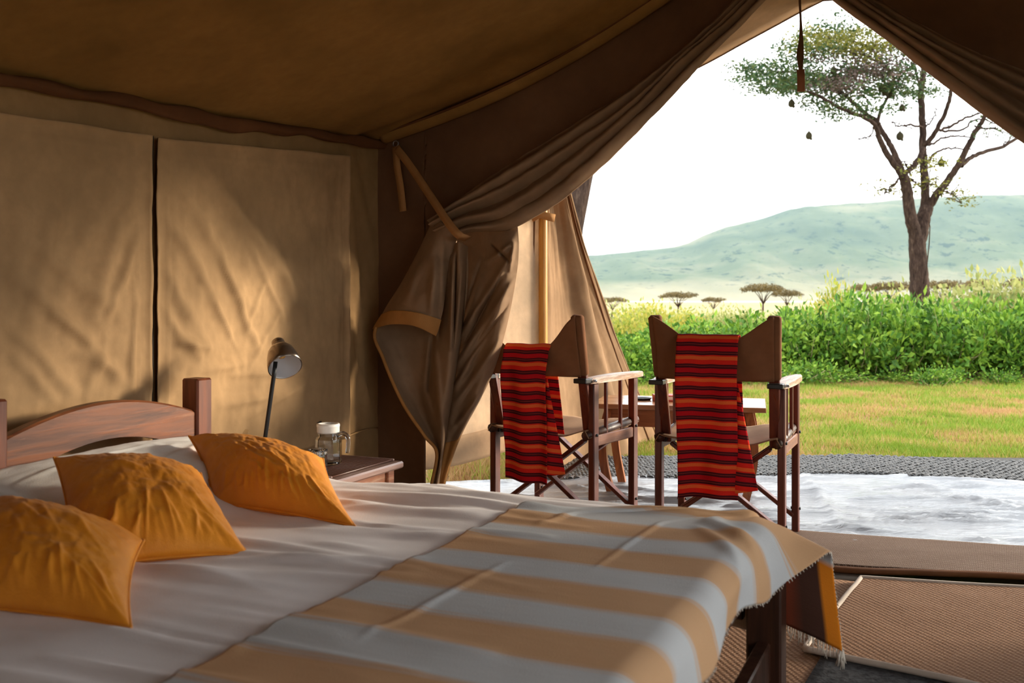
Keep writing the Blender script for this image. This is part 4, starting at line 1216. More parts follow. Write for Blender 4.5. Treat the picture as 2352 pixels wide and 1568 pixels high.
def csegs(seed):
    r = random.Random(seed); out = []
    for cx, cy in ((-1, -1), (1, -1), (1, 1), (-1, 1)):
        for i in range(3):                     # short pulls out of the corners
            a = math.atan2(-cy, -cx) + r.uniform(-.55, .55); L = r.uniform(.25, .55)
            x0, y0 = cx * .93, cy * .93
            out.append((x0, y0, x0 + L * math.cos(a), y0 + L * math.sin(a), r.uniform(.018, .03), r.uniform(.06, .12)))
    for i in range(16):                        # pleats rising from the lower edge
        x0 = -.85 + 1.7 * (i + r.uniform(-.4, .4)) / 15; L = r.uniform(.18, .55)
        out.append((x0, .93, x0 * .8 + r.uniform(-.12, .12), .93 - L, r.uniform(.018, .034), r.uniform(.05, .12)))
    for i in range(7):                         # slack diagonal folds over the face
        x0 = r.uniform(-.5, .5); y0 = r.uniform(-.4, .4); a = r.uniform(.5, 1.2); L = r.uniform(.25, .6)
        out.append((x0, y0, x0 + L * math.cos(a), y0 + L * math.sin(a), r.uniform(.03, .06), r.uniform(.03, .07)))
    return out
G_ = 'orange cushions on the bed'
puff('cushion', [pl(.42, -1.70, .655), pl(.765, -1.52, .585), pl(1.15, -1.935, .508), pl(.655, -1.865, .508)], .092, .05, M['orange'], 'orange cushion nearest the night table, its corner pointing down the bed', 'cushion', G_, 11, bed_floor, csegs(1))
puff('cushion', [pl(.455, -2.20, .668), pl(.685, -1.945, .605), pl(1.075, -2.235, .508), pl(.845, -2.50, .508)], .098, .05, M['orange'], 'middle of the three orange cushions', 'cushion', G_, 22, bed_floor, csegs(2))
puff('cushion', [pl(.50, -2.46, .615), pl(.945, -2.40, .56), pl(1.21, -2.695, .508), pl(.765, -2.76, .508)], .100, .05, M['orange'], 'orange cushion nearest the camera at the edge of the picture', 'cushion', G_, 33, bed_floor, csegs(3))

# ---- night table with lamp, jug and glass
NZ = .482
nt0 = thing('night_table', P(.42, -1.12, 0), YAW, 'dark wooden night table with a ridged top between bed and door curtain', 'table')
k = Mat('table_edge', (.30, .20, .17), .28, spec=.6); g = k.noise(k.coord('Object', (16, 1.5, 16)), 2, 5); k.color(k.ramp(g, [(.3, (.15, .075, .055)), (.7, (.36, .25, .22))])); M['table_edge'] = k.m
mb = MB(); mb.box((.0, .0, NZ - .013), (.52, .42, .024), None, .006); flat_edges(mb.build('table_top', M['table_edge'], nt0, False))
for sx in (-1, 1):
    for sy in (-1, 1):
        mb = MB(); mb.box((sx * .215, sy * .165, (NZ - .025) / 2), (.04, .04, NZ - .025), None, .003); flat_edges(mb.build('leg', M['wood_rail'], nt0, False))
    mb = MB(); mb.box((sx * .215, 0, NZ - .065), (.018, .30, .075), None, .003); flat_edges(mb.build('apron', M['wood_rail'], nt0, False))
for sy in (-1, 1):
    mb = MB(); mb.box((0, sy * .165, NZ - .065), (.40, .018, .075), None, .003); flat_edges(mb.build('apron', M['wood_rail'], nt0, False))
pm = thing('place_mat', P(.42, -1.12, NZ), YAW, 'dark bamboo place mat on the night table', 'mat')
M['bamboo'] = wood('bamboo', (.035, .012, .008), (.11, .04, .022), None, .35, 1.0, 'Y')
me0 = None
for i in range(30):
    if me0 is None:
        mb = MB(); mb.box((0, 0, 0), (.0135, .37, .005), None, .002); o = mb.build('slat', M['bamboo'], pm, False); me0 = o.data
    else:
        o = bpy.data.objects.new('slat', me0); C.objects.link(o); o.parent = pm
    o.location = (-.217 + i * .0150, 0, .0035)
mb = MB(); mb.box((0, .19, .004), (.46, .008, .007), None, .002); mb.box((0, -.19, .004), (.46, .008, .007), None, .002); mb.build('border', M['table_edge'], pm, False)
# reading lamp
LT, LE = .285, -1.205
M['chrome_brown'] = Mat('chrome_brown', (.30, .24, .19), .22, .9).m
lp = thing('reading_lamp', P(LT, LE, NZ + .006), label='small reading lamp with a metal shade on a black stem beside the bed', cat='lamp')
b = P(LT, LE, NZ + .006)
mb = MB(); mb.lathe([(0, 0), (.062, 0), (.066, .006), (.060, .016), (.018, .022), (.012, .03), (0, .03)], b, 32); mb.build('base', M['black_metal'], lp)
Yl = b.y
s0 = at(604, 1040, Yl); s1 = at(629, 862, Yl); s2 = at(633, 830, Yl)
mb = MB(); mb.tube([b + Vector((0, 0, .02)), s0, s0.lerp(s1, .5), s1, s2], .0075, 12); mb.build('stem', M['black_metal'], lp)
hc = at(655, 843, Yl)                     # centre of the mouth of the shade
ax = Vector((.36, -.64, -.68)).normalized()   # the mouth looks into the room and down
Rl = ax.to_track_quat('Z', 'Y').to_matrix()
prof_ = [(.0, -.130), (.014, -.130), (.021, -.122), (.023, -.108), (.024, -.098), (.030, -.094), (.044, -.072), (.052, -.045), (.0565, -.018), (.0575, .0)]
mb = MB(); mb.lathe(prof_, hc, 36, Rl); o = mb.build('shade', M['chrome_brown'], lp)
md = o.modifiers.new('thickness', 'SOLIDIFY'); md.thickness = .0015; md.offset = 1
mb = MB(); mb.lathe([(.0560, .0), (.055, -.018), (.0505, -.045), (.0425, -.070), (.028, -.090), (.012, -.094), (.0, -.094)], hc, 36, Rl)
mb.build('shade_lining', Mat('white_enamel', (.62, .62, .64), .35, 0, .5).m, lp)
mb = MB(); mb.lathe([(0, -.094), (.011, -.092), (.011, -.07), (.014, -.06), (.012, -.05), (.0, -.044)], hc, 16, Rl)
mb.build('bulb', Mat('amber_bulb', (.75, .40, .06), .2, 0, .6).m, lp)
# jug with white lid
k = Mat('glass', (.97, .98, .98), .02); k.b.inputs['Transmission Weight'].default_value = 1.0; k.b.inputs['IOR'].default_value = 1.45; M['glass'] = k.m
J = P(.50, -1.115, NZ + .006)
jg = thing('glass_jug', J, label='clear faceted glass jug with a white lid on the night table', cat='jug')
mb = MB(); prof_ = [(0, .002), (.040, .002), (.046, .006), (.0455, .070), (.0440, .088), (.036, .098), (.036, .108), (.033, .108), (.033, .097), (.0405, .086), (.042, .070), (.0425, .012), (.036, .009), (0, .009)]
mb.lathe(prof_, J, 10, Matrix.Rotation(.25, 3, 'Z')); flat_edges(mb.build('body', M['glass'], jg), 20)
hd = Vector((.97, -.22, 0)).normalized()
mb = MB(); hp = catmull([tuple(J + hd * .034 + Vector((0, 0, .100))), tuple(J + hd * .055 + Vector((0, 0, .108))), tuple(J + hd * .072 + Vector((0, 0, .095))), tuple(J + hd * .073 + Vector((0, 0, .065))), tuple(J + hd * .070 + Vector((0, 0, .042)))], 22)
mb.tube([Vector(p) for p in hp], .0075, 12); mb.build('handle', M['glass'], jg)
mb = MB(); mb.lathe([(.0, .109), (.037, .109), (.0385, .113), (.0385, .128), (.0395, .130), (.0395, .138), (.037, .140), (.030, .141), (.029, .136), (0, .135)], J, 32)
mb.build('lid', Mat('white_plastic', (.80, .77, .72), .4).m, jg)
Gp = P(.535, -1.225, NZ + .006)
gl = thing('drinking_glass', Gp, label='small upturned ridged drinking glass in front of the jug', cat='glass')
mb = MB(); mb.lathe([(.033, .0), (.031, .045), (.029, .068), (.026, .072), (.0, .073), (0, .066), (.024, .065), (.0265, .06), (.0285, .04), (.030, .0), (.033, .0)], Gp, 14)
flat_edges(mb.build('body', M['glass'], gl), 20)
mb = MB()
for i in range(14):
    a = i * 2 * math.pi / 14
    mb.tube([Gp + Vector((.0315 * math.cos(a), .0315 * math.sin(a), .052)), Gp + Vector((.0295 * math.cos(a), .0295 * math.sin(a), .069))], .003, 6)
mb.build('ridges', M['glass'], gl)

# ================================================================ OUTDOORS
def foliage_mat(name, c1, c2, c3, trans=.35, rough=.6, scale=2.5):
    k = Mat(name, c2, rough, spec=.25)
    n = k.noise(k.pos(), scale, 4, .6); rnd = k.node('ShaderNodeNewGeometry').outputs['Random Per Island']
    col = k.ramp(k.math('ADD', k.math('MULTIPLY', n, .7), k.math('MULTIPLY', rnd, .45)), [(.25, c1), (.52, c2), (.80, c3)])
    k.color(col); k.translucent(trans)
    return k.m
M['leaf'] = foliage_mat('leaf', (.018, .055, .010), (.085, .20, .018), (.25, .38, .04), .25)
M['leaf_pale'] = foliage_mat('leaf_pale', (.17, .21, .06), (.30, .33, .10), (.44, .42, .17))
M['leaf_yellow'] = foliage_mat('leaf_yellow', (.17, .24, .03), (.31, .35, .055), (.48, .40, .075))
M['leaf_acacia'] = foliage_mat('leaf_acacia', (.018, .05, .022), (.04, .085, .03), (.10, .13, .035), .2)
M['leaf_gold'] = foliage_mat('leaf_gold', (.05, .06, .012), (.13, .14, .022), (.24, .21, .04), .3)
M['leaf_dry'] = foliage_mat('leaf_dry', (.045, .03, .025), (.09, .06, .05), (.15, .10, .085), .1)
M['leaf_far'] = foliage_mat('leaf_far', (.06, .045, .02), (.13, .095, .035), (.21, .15, .055), .15, scale=.5)
k = Mat('bark', (.2, .13, .1), .95, spec=.1); g = k.noise(k.coord('Object', (3, 3, .8)), 6, 6, .7)
k.color(k.ramp(g, [(.3, (.018, .011, .009)), (.55, (.065, .040, .030)), (.75, (.15, .10, .072))])); k.bump(g, .9, .06); M['bark'] = k.m
M['stem'] = Mat('stem', (.40, .29, .17), .9).m
M['nest'] = canvas('nest', (.05, .043, .022))

def leaves(rs, pos, direc, size, aspect=.55, fold=.25):
    """Diamond leaves folded along the rib: arrays of verts and faces."""
    n = len(pos)
    d = direc / (np.linalg.norm(direc, axis=1, keepdims=True) + 1e-9)
    r = rs.normal(size=(n, 3)); r[:, 2] = np.abs(r[:, 2]) + .4
    s_ = np.cross(d, r); s_ /= (np.linalg.norm(s_, axis=1, keepdims=True) + 1e-9)
    nn = np.cross(s_, d)
    L = size[:, None]
    v0 = pos; v2 = pos + d * L; mid_ = pos + d * L * .45
    v1 = mid_ + s_ * L * aspect * .5 + nn * L * fold * .3; v3 = mid_ - s_ * L * aspect * .5 + nn * L * fold * .3
    v = np.stack([v0, v1, v2, v3], 1).reshape(-1, 3)
    b = np.arange(n)[:, None] * 4
    f = np.concatenate([b + np.array([[0, 1, 2]]), b + np.array([[0, 2, 3]])], 0)
    return v, f.tolist()
def bush(name, seed, R, H, n_stem, n_leaf, size, mat, label, cat, group=None, upright=.55, stem_r=.006):
    rs = np.random.RandomState(seed)
    o = thing(name, (0, 0, 0), 0, label, cat, group)
    P_, D_, S_ = [], [], []
    mb = MB()
    for i in range(n_stem):
        a = rs.uniform(0, 2 * math.pi); rr_ = R * math.sqrt(rs.uniform(.02, 1)) * .95
        h = H * (math.sqrt(max(.04, 1 - (rr_ / R) ** 2 * .92)) * rs.uniform(.55, 1.06))
        tip = np.array([rr_ * math.cos(a), rr_ * math.sin(a), max(.12, h)])
        root = np.array([tip[0] * .45 + rs.normal() * .06, tip[1] * .45 + rs.normal() * .06, -.05])
        bend = (root + tip) / 2 + rs.normal(size=3) * .08; bend[2] += .08
        if i % 2 == 0: mb.tube([root, bend, tip], [stem_r, stem_r * .8, stem_r * .4], 4, False)
        q = rs.uniform(.12, 1.0, n_leaf) ** .6
        p = (root[None] * (1 - q[:, None]) ** 2 + 2 * bend[None] * (q * (1 - q))[:, None] + tip[None] * (q ** 2)[:, None])
        dd = rs.normal(size=(n_leaf, 3)); dd[:, 2] = dd[:, 2] * .6 + upright * .3
        p = p + dd * (.075 * (.4 + q[:, None]))
        P_.append(p); D_.append(dd + np.array([0, 0, .2])); S_.append(size * rs.uniform(.6, 1.25, n_leaf))
    Pn = np.concatenate(P_); Pn[:, 2] = np.maximum(Pn[:, 2], .01)
    v, f = leaves(rs, Pn, np.concatenate(D_), np.concatenate(S_))
    build('foliage', v, f, mat, o, False, False)
    mb.build('stems', M['stem'], o, False)
    return o
rng = random.Random(77)
# ---- green hedge row of leafy shrubs behind the lawn
variants = [bush('leafy_shrub', 200 + i, 1.0, 1.0, 80, 36, .125, M['leaf'], '', 'shrub', 'leafy green shrubs behind the lawn') for i in range(3)]
def top_at(px_):      # height of the hedge in the picture
    return float(np.interp(px_, [1380, 1450, 1500, 1600, 1700, 1780, 1850, 1950, 2050, 2150, 2250, 2352, 2500], [775, 765, 755, 745, 738, 722, 695, 690, 695, 700, 690, 680, 675]))
spots = []
for Y, p0, p1, n_ in ((13.4, 1440, 2480, 11), (14.6, 1400, 2500, 10), (16.0, 1400, 2520, 9)):
    for i in range(n_):
        spots.append((p0 + (p1 - p0) * i / (n_ - 1) + rng.uniform(-18, 18), Y + rng.uniform(-.25, .25)))
desc = ['beside the slanting canvas wing', 'behind the second chair', 'left of the acacia trunk', 'below the acacia trunk', 'right of the acacia trunk', 'at the picture edge']
used = False
first = {}
cnt = 0
rows_name = {0: 'front row', 1: 'middle row', 2: 'back row'}
ordn = ['first', 'second', 'third', 'fourth', 'fifth', 'sixth', 'seventh', 'eighth', 'ninth', 'tenth', 'eleventh', 'twelfth']
for i, (pxx, Y) in enumerate(spots):
    row = 0 if i < 11 else (1 if i < 21 else 2); pos_in = i - (0, 11, 21)[row]
    g_ = at(pxx, 0, Y); h = EYE + (HOR - top_at(pxx)) / F * Y
    h = h * (.94 if row == 0 else 1.0) * rng.uniform(.84, 1.10) + .08
    R = rng.uniform(.62, .80)
    vsrc = variants[i % 3]
    o = vsrc if not first.get(i % 3) else copy_thing(vsrc)
    first[i % 3] = True
    o.location = (g_.x, Y, -.05); o.rotation_euler = (0, 0, rng.uniform(0, 6.28)); o.scale = (R, R, h)
    o['label'] = 'leafy green shrub behind the lawn, %s of the %s counting from the canvas wing' % (ordn[pos_in], rows_name[row])
# low weeds in front of the hedge
wv = bush('low_weed', 260, .5, .35, 30, 22, .085, M['leaf'], '', 'weed', 'low weeds at the foot of the shrubs')
wl_ = [(1800, 12.4), (2135, 12.3), (2180, 12.5), (2300, 12.6), (1950, 12.8), (1690, 12.7), (1480, 12.8), (2050, 12.9), (1880, 12.6)]
for i, (pxx, Y) in enumerate(wl_):
    o = wv if i == 0 else copy_thing(wv)
    s_ = rng.uniform(.5, .85)
    o.location = (at(pxx, 0, Y).x, Y, -.04); o.rotation_euler = (0, 0, rng.uniform(0, 6)); o.scale = (s_, s_, s_ * rng.uniform(.7, 1.2))
    o['label'] = 'low green weed at the foot of the shrubs, %s from the canvas wing' % ordn[int(sorted([w_[0] for w_ in wl_]).index(pxx))]
# ---- paler bushes beyond
pv = [bush('pale_bush', 300 + i, 1.0, 1.0, 90, 30, .11, M['leaf_pale'], '', 'bush', 'pale bushes beyond the hedge', .8) for i in range(2)]
yv = bush('yellow_bush', 320, 1.0, 1.0, 100, 30, .10, M['leaf_yellow'], '', 'bush', 'yellow-green bushes beyond the hedge', .7)
pale = [(1425, 26, 700, .9), (1660, 30, 715, 1.0), (1690, 27, 702, .8), (1740, 33, 722, 1.0), (1600, 34, 705, 1.1), (1810, 30, 712, .9), (2000, 22, 672, 1.1), (2060, 24, 668, 1.0), (2160, 21, 660, 1.0), (2220, 23, 648, 1.3), (2290, 22, 632, 1.3), (2345, 21, 640, 1.2), (2410, 22, 640, 1.3), (1560, 28, 728, 1.0), (1490, 30, 722, 1.1)]
yel = [(1922, 19, 640, .52), (1465, 24, 694, .85), (1520, 23, 697, .75), (1585, 25, 712, .7), (1445, 20, 720, .7), (1870, 20, 690, .5)]
for i, (pxx, Y, ty, R) in enumerate(pale):
    o = pv[i % 2] if i < 2 else copy_thing(pv[i % 2])
    h = EYE + (HOR - ty) / F * Y + .35
    o.location = (at(pxx, 0, Y).x, Y, -.38); o.rotation_euler = (0, 0, rng.uniform(0, 6)); o.scale = (R, R, h)
    o['label'] = 'pale dry bush beyond the green shrubs, %s from the canvas wing' % (ordn + ['thirteenth', 'fourteenth', 'fifteenth'])[sorted([p_[0] for p_ in pale]).index(pxx)]
for i, (pxx, Y, ty, R) in enumerate(yel):
    o = yv if i == 0 else copy_thing(yv)
    h = EYE + (HOR - ty) / F * Y + .3
    o.location = (at(pxx, 0, Y).x, Y, -.33); o.rotation_euler = (0, 0, rng.uniform(0, 6)); o.scale = (R, R, h)
    o['label'] = 'yellow-green bush beyond the hedge, %s from the canvas wing' % ordn[sorted([p_[0] for p_ in yel]).index(pxx)]

# ---- the tall acacia
TY = 21.0
tree = thing('acacia_tree', (at(2112, 0, TY).x, TY, -.2), label='tall thorny acacia with forked trunk standing in front of the hills', cat='tree')
def br(pts, r0, r1, dy0=0.0, dy1=0.0, n=None, jit=0.0, seed=0):
    m = len(pts); n = n or m * 5
    c_ = catmull([(p[0], p[1]) for p in pts], n)
    rs = np.random.RandomState(seed)
    out = []
    for i, (x, y) in enumerate(c_):
        q = i / (n - 1)
        out.append(at(x + rs.normal() * jit, y + rs.normal() * jit, TY + dy0 + (dy1 - dy0) * q))
    rad = [(r0 + (r1 - r0) * (i / (n - 1)) ** .85) for i in range(n)]
    return out, rad
mb = MB()
main = [([(2115, 730), (2113, 690), (2111, 650), (2109, 600), (2107, 555), (2106, 545)], .225, .165, 0, 0),
        ([(2107, 570), (2100, 530), (2092, 500), (2086, 455), (2080, 420), (2073, 398)], .15, .10, 0, -.3),
        ([(2074, 402), (2050, 372), (2030, 340), (2018, 310), (2010, 288), (1990, 272), (1950, 256), (1915, 240), (1870, 215), (1830, 205)], .075, .022, -.3, -1.2),
        ([(2076, 404), (2058, 360), (2040, 325), (2022, 295), (2012, 276), (1985, 260), (1965, 240), (1945, 222), (1925, 205), (1895, 195)], .07, .028, -.3, .6),
        ([(2016, 285), (2022, 255), (2040, 222), (2054, 190), (2046, 165), (2030, 145)], .04, .018, -.1, .4),
        ([(2073, 402), (2095, 385), (2112, 362), (2119, 340)], .055, .06, -.3, .1),
        ([(2108, 565), (2116, 525), (2124, 490), (2130, 476)], .165, .135, 0, .2),
        ([(2124, 490), (2125, 440), (2122, 390), (2120, 335), (2118, 270), (2115, 215), (2121, 170), (2122, 120)], .10, .055, .2, .5),
        ([(2130, 478), (2150, 448), (2180, 410), (2207, 368), (2230, 322), (2250, 288), (2264, 262), (2285, 215)], .095, .035, .2, -.6),
        ([(2195, 170), (2205, 120), (2190, 70), (2165, 30)], .035, .018, -.3, .4),
        ([(2285, 215), (2300, 160), (2320, 120)], .035, .018, -.6, -.2),
        ([(2207, 382), (2230, 362), (2262, 348), (2300, 338), (2340, 315), (2380, 290)], .055, .03, 0, .8),
        ([(2122, 335), (2138, 318), (2155, 292), (2172, 258), (2184, 215), (2195, 170)], .06, .035, .3, -.3),
        ([(2117, 225), (2112, 195), (2105, 170), (2095, 120)], .035, .02, .5, .7)]
for i, (pts, r0, r1, d0, d1) in enumerate(main):
    p_, r_ = br(pts, r0, r1, d0, d1, jit=.7, seed=i); mb.tube(p_, r_, 9)
mb.build('trunk', M['bark'], tree)
mb = MB(); rs = np.random.RandomState(9)
twigs = [([(2160, 300), (2200, 280), (2240, 262), (2270, 256)], .022), ([(2150, 300), (2200, 300), (2250, 275), (2300, 290)], .020), ([(2120, 290), (2090, 288), (2065, 290), (2050, 282)], .018),
         ([(2130, 335), (2165, 318), (2210, 312), (2240, 318)], .018), ([(2125, 380), (2150, 350), (2190, 340), (2230, 345)], .020), ([(2010, 290), (1995, 315), (1970, 318)], .012),
         ([(2090, 400), (2080, 375), (2065, 372)], .014), ([(2095, 410), (2110, 425), (2120, 430)], .016), ([(2240, 290), (2290, 300), (2320, 310)], .014), ([(2070, 405), (2045, 430), (2030, 445)], .018),
         ([(2150, 440), (2180, 440), (2210, 465)], .014), ([(1985, 262), (1995, 240), (1980, 215)], .016), ([(1945, 222), (1900, 200), (1830, 180)], .022), ([(1930, 205), (1880, 175), (1800, 165), (1740, 170), (1690, 155)], .022),
         ([(2046, 165), (1990, 130), (1920, 112), (1860, 110)], .022), ([(2030, 145), (1980, 100), (1900, 85)], .020), ([(1830, 205), (1780, 195), (1745, 205)], .014), ([(2054, 190), (2085, 160), (2100, 140)], .016),
         ([(2122, 300), (2145, 270), (2150, 250)], .014), ([(2120, 430), (2150, 425), (2185, 450)], .014), ([(2250, 290), (2262, 300), (2268, 320)], .010), ([(2300, 338), (2320, 318), (2335, 300)], .012)]
tips = []
for i, (pts, r0) in enumerate(twigs):
    d0 = rs.uniform(-.5, .5); p_, r_ = br(pts, r0 * 1.5, r0 * .6, d0, d0 + rs.uniform(-.8, .8), jit=1.6, seed=40 + i); mb.tube(p_, r_, 5, False); tips += p_
    for j in range(4, len(p_), 3):                      # thorny side twigs
        q = Vector(rs.normal(size=3)); q.z = q.z * .6 + .15; q.normalize(); L = rs.uniform(.12, .42)
        mid_ = p_[j] + q * L * .5 + Vector((0, 0, .03)); mb.tube([p_[j], mid_, p_[j] + q * L], [.011, .009, .005], 4, False)
mb.build('branches', M['bark'], tree)
# foliage clouds: centre, half sizes in pixels, leaf count
def cloud(name, lst, mat, size, seed, label=None):
    rs = np.random.RandomState(seed); Ps, Ds, Ss = [], [], []
    for (cx, cy, rx, ry, n) in lst:
        nsub = max(4, n // 22)
        for s_ in range(nsub):
            a = rs.uniform(-1, 1, 3); a = a / max(1.0, np.linalg.norm(a))
            sx, sy = cx + a[0] * rx * 1.1, cy + a[1] * ry * 1.5; dyy = a[2] * 1.6 + rs.normal() * .3
            mcount = int(1.5 * n / nsub)
            g = rs.normal(size=(mcount, 3)) * np.array([.20, .20, .045])
            c_ = np.array(at(sx, sy, TY + dyy)); Ps.append(c_ + g)
            d = rs.normal(size=(mcount, 3)); d[:, 2] *= .5; Ds.append(d); Ss.append(size * rs.uniform(.6, 1.3, mcount))
    v, f = leaves(rs, np.concatenate(Ps), np.concatenate(Ds), np.concatenate(Ss), .5)
    o = build(name, v, f, mat, tree, True, False)
    if label: tag(o, label)
    return o
cloud('foliage', [(1765, 168, 60, 16, 700), (1720, 158, 35, 8, 160), (1800, 185, 45, 18, 600), (1835, 130, 50, 22, 420), (1790, 205, 50, 14, 360), (1870, 165, 60, 25, 500), (1900, 215, 60, 22, 420), (1850, 200, 50, 18, 420), (1930, 140, 50, 25, 420),
                  (1895, 245, 30, 12, 300), (1960, 190, 45, 30, 420), (2010, 215, 40, 20, 240), (2080, 190, 45, 22, 500), (2120, 200, 40, 14, 260), (1880, 75, 60, 12, 160), (1905, 50, 30, 12, 90), (2050, 240, 40, 30, 160), (2060, 140, 50, 40, 500), (1800, 110, 30, 12, 80), (1920, 262, 40, 8, 160), (1990, 235, 40, 20, 200), (1740, 190, 30, 12, 200), (1950, 60, 40, 14, 160), (2250, 270, 40, 15, 60), (2300, 300, 40, 12, 60), (2190, 70, 60, 18, 500), (2270, 110, 60, 16, 500), (2340, 160, 50, 14, 400), (2390, 230, 40, 14, 250), (2120, 20, 70, 14, 400), (2230, 20, 60, 14, 400)], M['leaf_acacia'], .085, 1)
cloud('foliage', [(1900, 98, 70, 16, 800), (1960, 92, 60, 18, 700), (1985, 118, 45, 14, 420), (2040, 90, 50, 20, 500), (1870, 85, 40, 12, 250), (2100, 70, 70, 30, 500), (2065, 420, 30, 10, 90), (2100, 385, 30, 10, 120), (2150, 372, 25, 7, 90), (2040, 430, 22, 12, 110), (2180, 450, 30, 10, 90), (2130, 425, 25, 8, 80), (2205, 462, 18, 8, 60)], M['leaf_gold'], .085, 2, 'golden leaves')
cloud('dry_foliage', [(2020, 150, 50, 22, 700), (1990, 165, 40, 15, 350), (1960, 190, 40, 18, 400), (2060, 170, 30, 20, 300), (1900, 190, 60, 14, 420), (1940, 205, 50, 14, 380), (1850, 185, 40, 10, 220), (1900, 125, 60, 8, 220), (1970, 150, 40, 10, 220)], M['leaf_dry'], .075, 3, 'greyish-brown dry twigs and leaves')
mb = MB(); rp_ = [at(2126, 480, TY - .2), at(2136, 520, TY - .25), at(2134, 560, TY - .25), at(2128, 620, TY - .22), at(2122, 650, TY - .2)]
mb.tube(rp_, .012, 5); mb.build('hanging_vine', M['bark'], tree)
nests = [(1818, 237, 'lowest nest below the leafy end of the acacia'), (1858, 311, 'nest hanging lowest and farthest out from the acacia'), (2072, 247, 'nest just beside the middle stem of the acacia'), (2067, 312, 'nest hanging low beside the middle stem of the acacia'),
         (1915, 162, 'nest high among the leaves beside the hanging strap'), (1922, 181, 'nest just below another among the leaves near the strap'), (2025, 202, 'leftmost nest of the clump in the acacia crown'), (2033, 211, 'lowest nest of the clump in the acacia crown'),
         (2041, 194, 'topmost nest of the clump in the acacia crown'), (2048, 218, 'nest at the right of the clump by a branch fork'), (2162, 373, 'brown nest on the twig right of the middle stem')]
for i, (x, y, lb) in enumerate(nests):
    c_ = at(x, y, TY - .15); o = thing('weaver_nest', c_ + Vector((0, 0, -.08)), label='woven ball-shaped ' + lb, cat='nest', group='weaver nests hanging in the acacia')
    mb = MB(); s_ = rng.uniform(.85, 1.1)
    mb.lathe([(0, -.085 * s_), (.035 * s_, -.082 * s_), (.062 * s_, -.055 * s_), (.072 * s_, -.01 * s_), (.062 * s_, .035 * s_), (.036 * s_, .065 * s_), (.014, .085 * s_), (.006, .11 * s_)], c_, 14)
    mb.tube([c_ + Vector((.03, -.02, -.06 * s_)), c_ + Vector((.045, -.03, -.10 * s_))], [.03, .022], 10)
    mb.build('ball', M['nest'], o)
    mb = MB(); near_t = min(tips, key=lambda p: (p - c_).length if p.z > c_.z else 99)
    Lh = rng.uniform(.35, .6); mb.tube([c_ + Vector((0, 0, .08)), c_ + Vector((.01, 0, Lh))], .0022, 4); mb.build('strand', M['stem'], o)

# second tree whose trunk shows above the canvas wing
t2 = thing('tree_trunk', (at(1290, 0, 13.5).x, 13.5, -.1), label='rough leaning tree trunk showing above the canvas wing', cat='tree')
mb = MB(); pts = [at(x, y, 13.5) for x, y in ((1262, 885), (1275, 800), (1288, 700), (1300, 600), (1312, 520), (1325, 460), (1334, 420), (1345, 370), (1365, 300), (1395, 200))]
mb.tube(pts, [.26, .23, .20, .19, .17, .16, .15, .145, .13, .11], 14); mb.build('trunk', M['bark'], t2)
mb = MB(); mb.tube([pts[4], at(1285, 450, 13.6), at(1255, 380, 13.8), at(1235, 300, 14)], [.09, .08, .06, .04], 8); mb.tube([pts[7], at(1320, 320, 13.4), at(1300, 250, 13.2)], [.07, .05, .03], 8)
mb.build('branches', M['bark'], t2)

# ---- far umbrella acacias on the plain
def umbrella(seed):
    rs = np.random.RandomState(seed)
    o = thing('umbrella_acacia', (0, 0, 0), 0, '', 'tree', 'umbrella acacias far out on the plain')
    mb = MB(); mb.tube([(0, 0, -.3), (-.05, 0, .5), (-.12, 0, 1.0)], [.10, .085, .07], 7)
    Ps = []
    for i in range(9):
        a = i * 2 * math.pi / 9 + rs.uniform(-.2, .2); r = rs.uniform(.7, 1.5)
        tip = np.array([r * math.cos(a) - .2, r * math.sin(a), 2.0 + rs.uniform(-.08, .12)])
        mb.tube([(-.12, 0, .9), (tip[0] * .45, tip[1] * .45, 1.55), tuple(tip)], [.055, .035, .012], 5, False)
    n = 2600
    a = rs.uniform(0, 2 * math.pi, n); r = np.sqrt(rs.uniform(0, 1, n)) * 1.85
    lob = 1 + .12 * np.sin(a * 5 + seed)
    z = 2.1 + .12 * np.sin(a * 3 + seed) * r / 1.8 + .36 * np.sqrt(np.clip(1 - (r / 1.9) ** 2, 0, 1)) * rs.uniform(-.55, 1.1, n) + .05 * np.sin(r * 7)
    p = np.stack([r * lob * np.cos(a) - .15, r * lob * np.sin(a), z], -1)
    d = rs.normal(size=(n, 3)); d[:, 2] *= .4
    v, f = leaves(rs, p, d, .15 * rs.uniform(.6, 1.3, n), .6)
    build('foliage', v, f, M['leaf_far'], o, False, False); mb.build('trunk', M['bark'], o, False)
    return o
uv_ = [umbrella(7), umbrella(8)]
far_t = [(1752, 92, 654, 3.9, 'spreading umbrella acacia with a pale forked trunk standing alone on the plain'), (1808, 96, 668, 2.9, 'lower umbrella acacia just right of the lone spreading one'), (1556, 90, 672, 3.4, 'flat umbrella acacia seen above the chair nearer the lawn'),
         (1640, 88, 684, 2.1, 'small dark umbrella acacia between two bigger ones'), (2046, 100, 650, 4.4, 'broad umbrella acacia just left of the tall acacia trunk'), (1985, 104, 655, 3.6, 'umbrella acacia behind the yellow bush'),
         (2165, 110, 647, 4.6, 'umbrella acacia right of the tall acacia trunk'), (2245, 122, 644, 3.6, 'umbrella acacia far right beyond the pale bushes'), (2350, 104, 641, 4.2, 'umbrella acacia at the right edge of the plain'), (1405, 85, 684, 2.6, 'umbrella acacia half hidden by the canvas wing')]
for i, (pxx, Y, ty, w, lb) in enumerate(far_t):
    o = uv_[i % 2] if i < 2 else copy_thing(uv_[i % 2])
    h = (EYE + (HOR - ty) / F * Y + .35) / 2.42
    o.location = (at(pxx, 0, Y).x, Y, -.36); o.rotation_euler = (0, 0, rng.uniform(0, 6)); o.scale = (w / 3.7, w / 3.7, h); o['label'] = lb

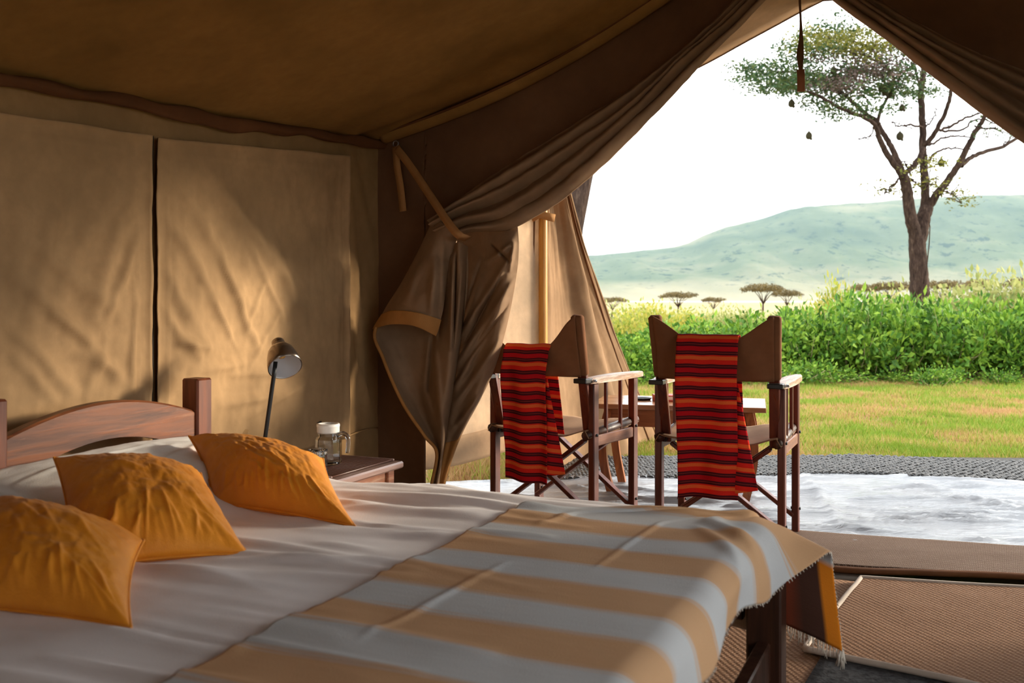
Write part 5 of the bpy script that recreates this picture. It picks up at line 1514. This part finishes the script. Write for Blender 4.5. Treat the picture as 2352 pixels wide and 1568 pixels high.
# ---- grass blades on the lawn (nobody could count them)
rs = np.random.RandomState(4)
N = 280000
Yg = 5.75 + (13.2 - 5.75) * rs.uniform(0, 1, N) ** 1.15
u0 = np.where(rs.uniform(0, 1, N) < .10, rs.uniform(985, 1400, N), rs.uniform(1380, 2760, N))
Xg = (u0 - 1176) / F * Yg
lim = np.where(Xg < .3, 5.72 + .1 * perlin(Xg * 3, Xg * 0, 2), np.interp(Xg, mfa[:, 0], mfa[:, 1]) + .01)
dens = fbm(Xg * 1.1, Yg * 1.1, 55, 3)
keep = (Yg > lim) & (rs.uniform(-.9, .9, N) < dens + .45)
Xg, Yg = Xg[keep], Yg[keep]; n = len(Xg)
hgt = rs.uniform(.015, .058, n) * (1 + .5 * np.clip(fbm(Xg * 2.3, Yg * 2.3, 56, 2), -.6, 1)) * (1 + 1.3 * (Xg < .25))
zg = -.034 + .018 * fbm(Xg * .7, Yg * .7, 3, 3) * sstep(6.2, 8, Yg)
a = rs.uniform(0, 6.28, n); w = rs.uniform(.0025, .005, n) * (1 + (Yg - 6) * .10)
b0 = np.stack([Xg - w * np.cos(a), Yg - w * np.sin(a), zg - .004], -1); b1 = np.stack([Xg + w * np.cos(a), Yg + w * np.sin(a), zg - .004], -1)
ln = rs.normal(size=(n, 2)) * .45 * hgt[:, None]
tp = np.stack([Xg + ln[:, 0], Yg + ln[:, 1], zg + hgt], -1)
v = np.stack([b0, b1, tp], 1).reshape(-1, 3); f = (np.arange(n)[:, None] * 3 + np.arange(3)[None]).tolist()
k = Mat('grass_blade', (.3, .4, .05), .7, spec=.2)
rnd = k.node('ShaderNodeNewGeometry').outputs['Random Per Island']
nn_ = k.noise(k.pos(), .9, 5, .6)
k.color(k.ramp(k.math('ADD', k.math('MULTIPLY', nn_, 1.0), k.math('MULTIPLY', rnd, .22)), [(.50, (.46, .28, .13)), (.59, (.36, .33, .07)), (.67, (.19, .29, .03))])); k.translucent(.3)
gr = build('grass', v, f, k.m, None, True, False)
tag(gr, 'short green and straw-yellow grass blades of the lawn', 'grass', None, 'stuff')

# ---- haze lying over the plain in front of the hills
k = Mat('haze', (1, 1, 1)); k.n.remove(k.b)
vsn = k.node('ShaderNodeVolumeScatter'); vsn.inputs['Color'].default_value = (.62, .84, 1.0, 1); vsn.inputs['Density'].default_value = .00016
k.link(vsn.outputs[0], k.n['Material Output'].inputs['Volume'])
mb = MB(); mb.box((250, 1090, 180), (1700, 1700, 380), None, 0.5)
hz_ = mb.build('haze', k.m, None, True, False); tag(hz_, 'thin pale haze between the plain and the hills', 'haze', None, 'stuff')
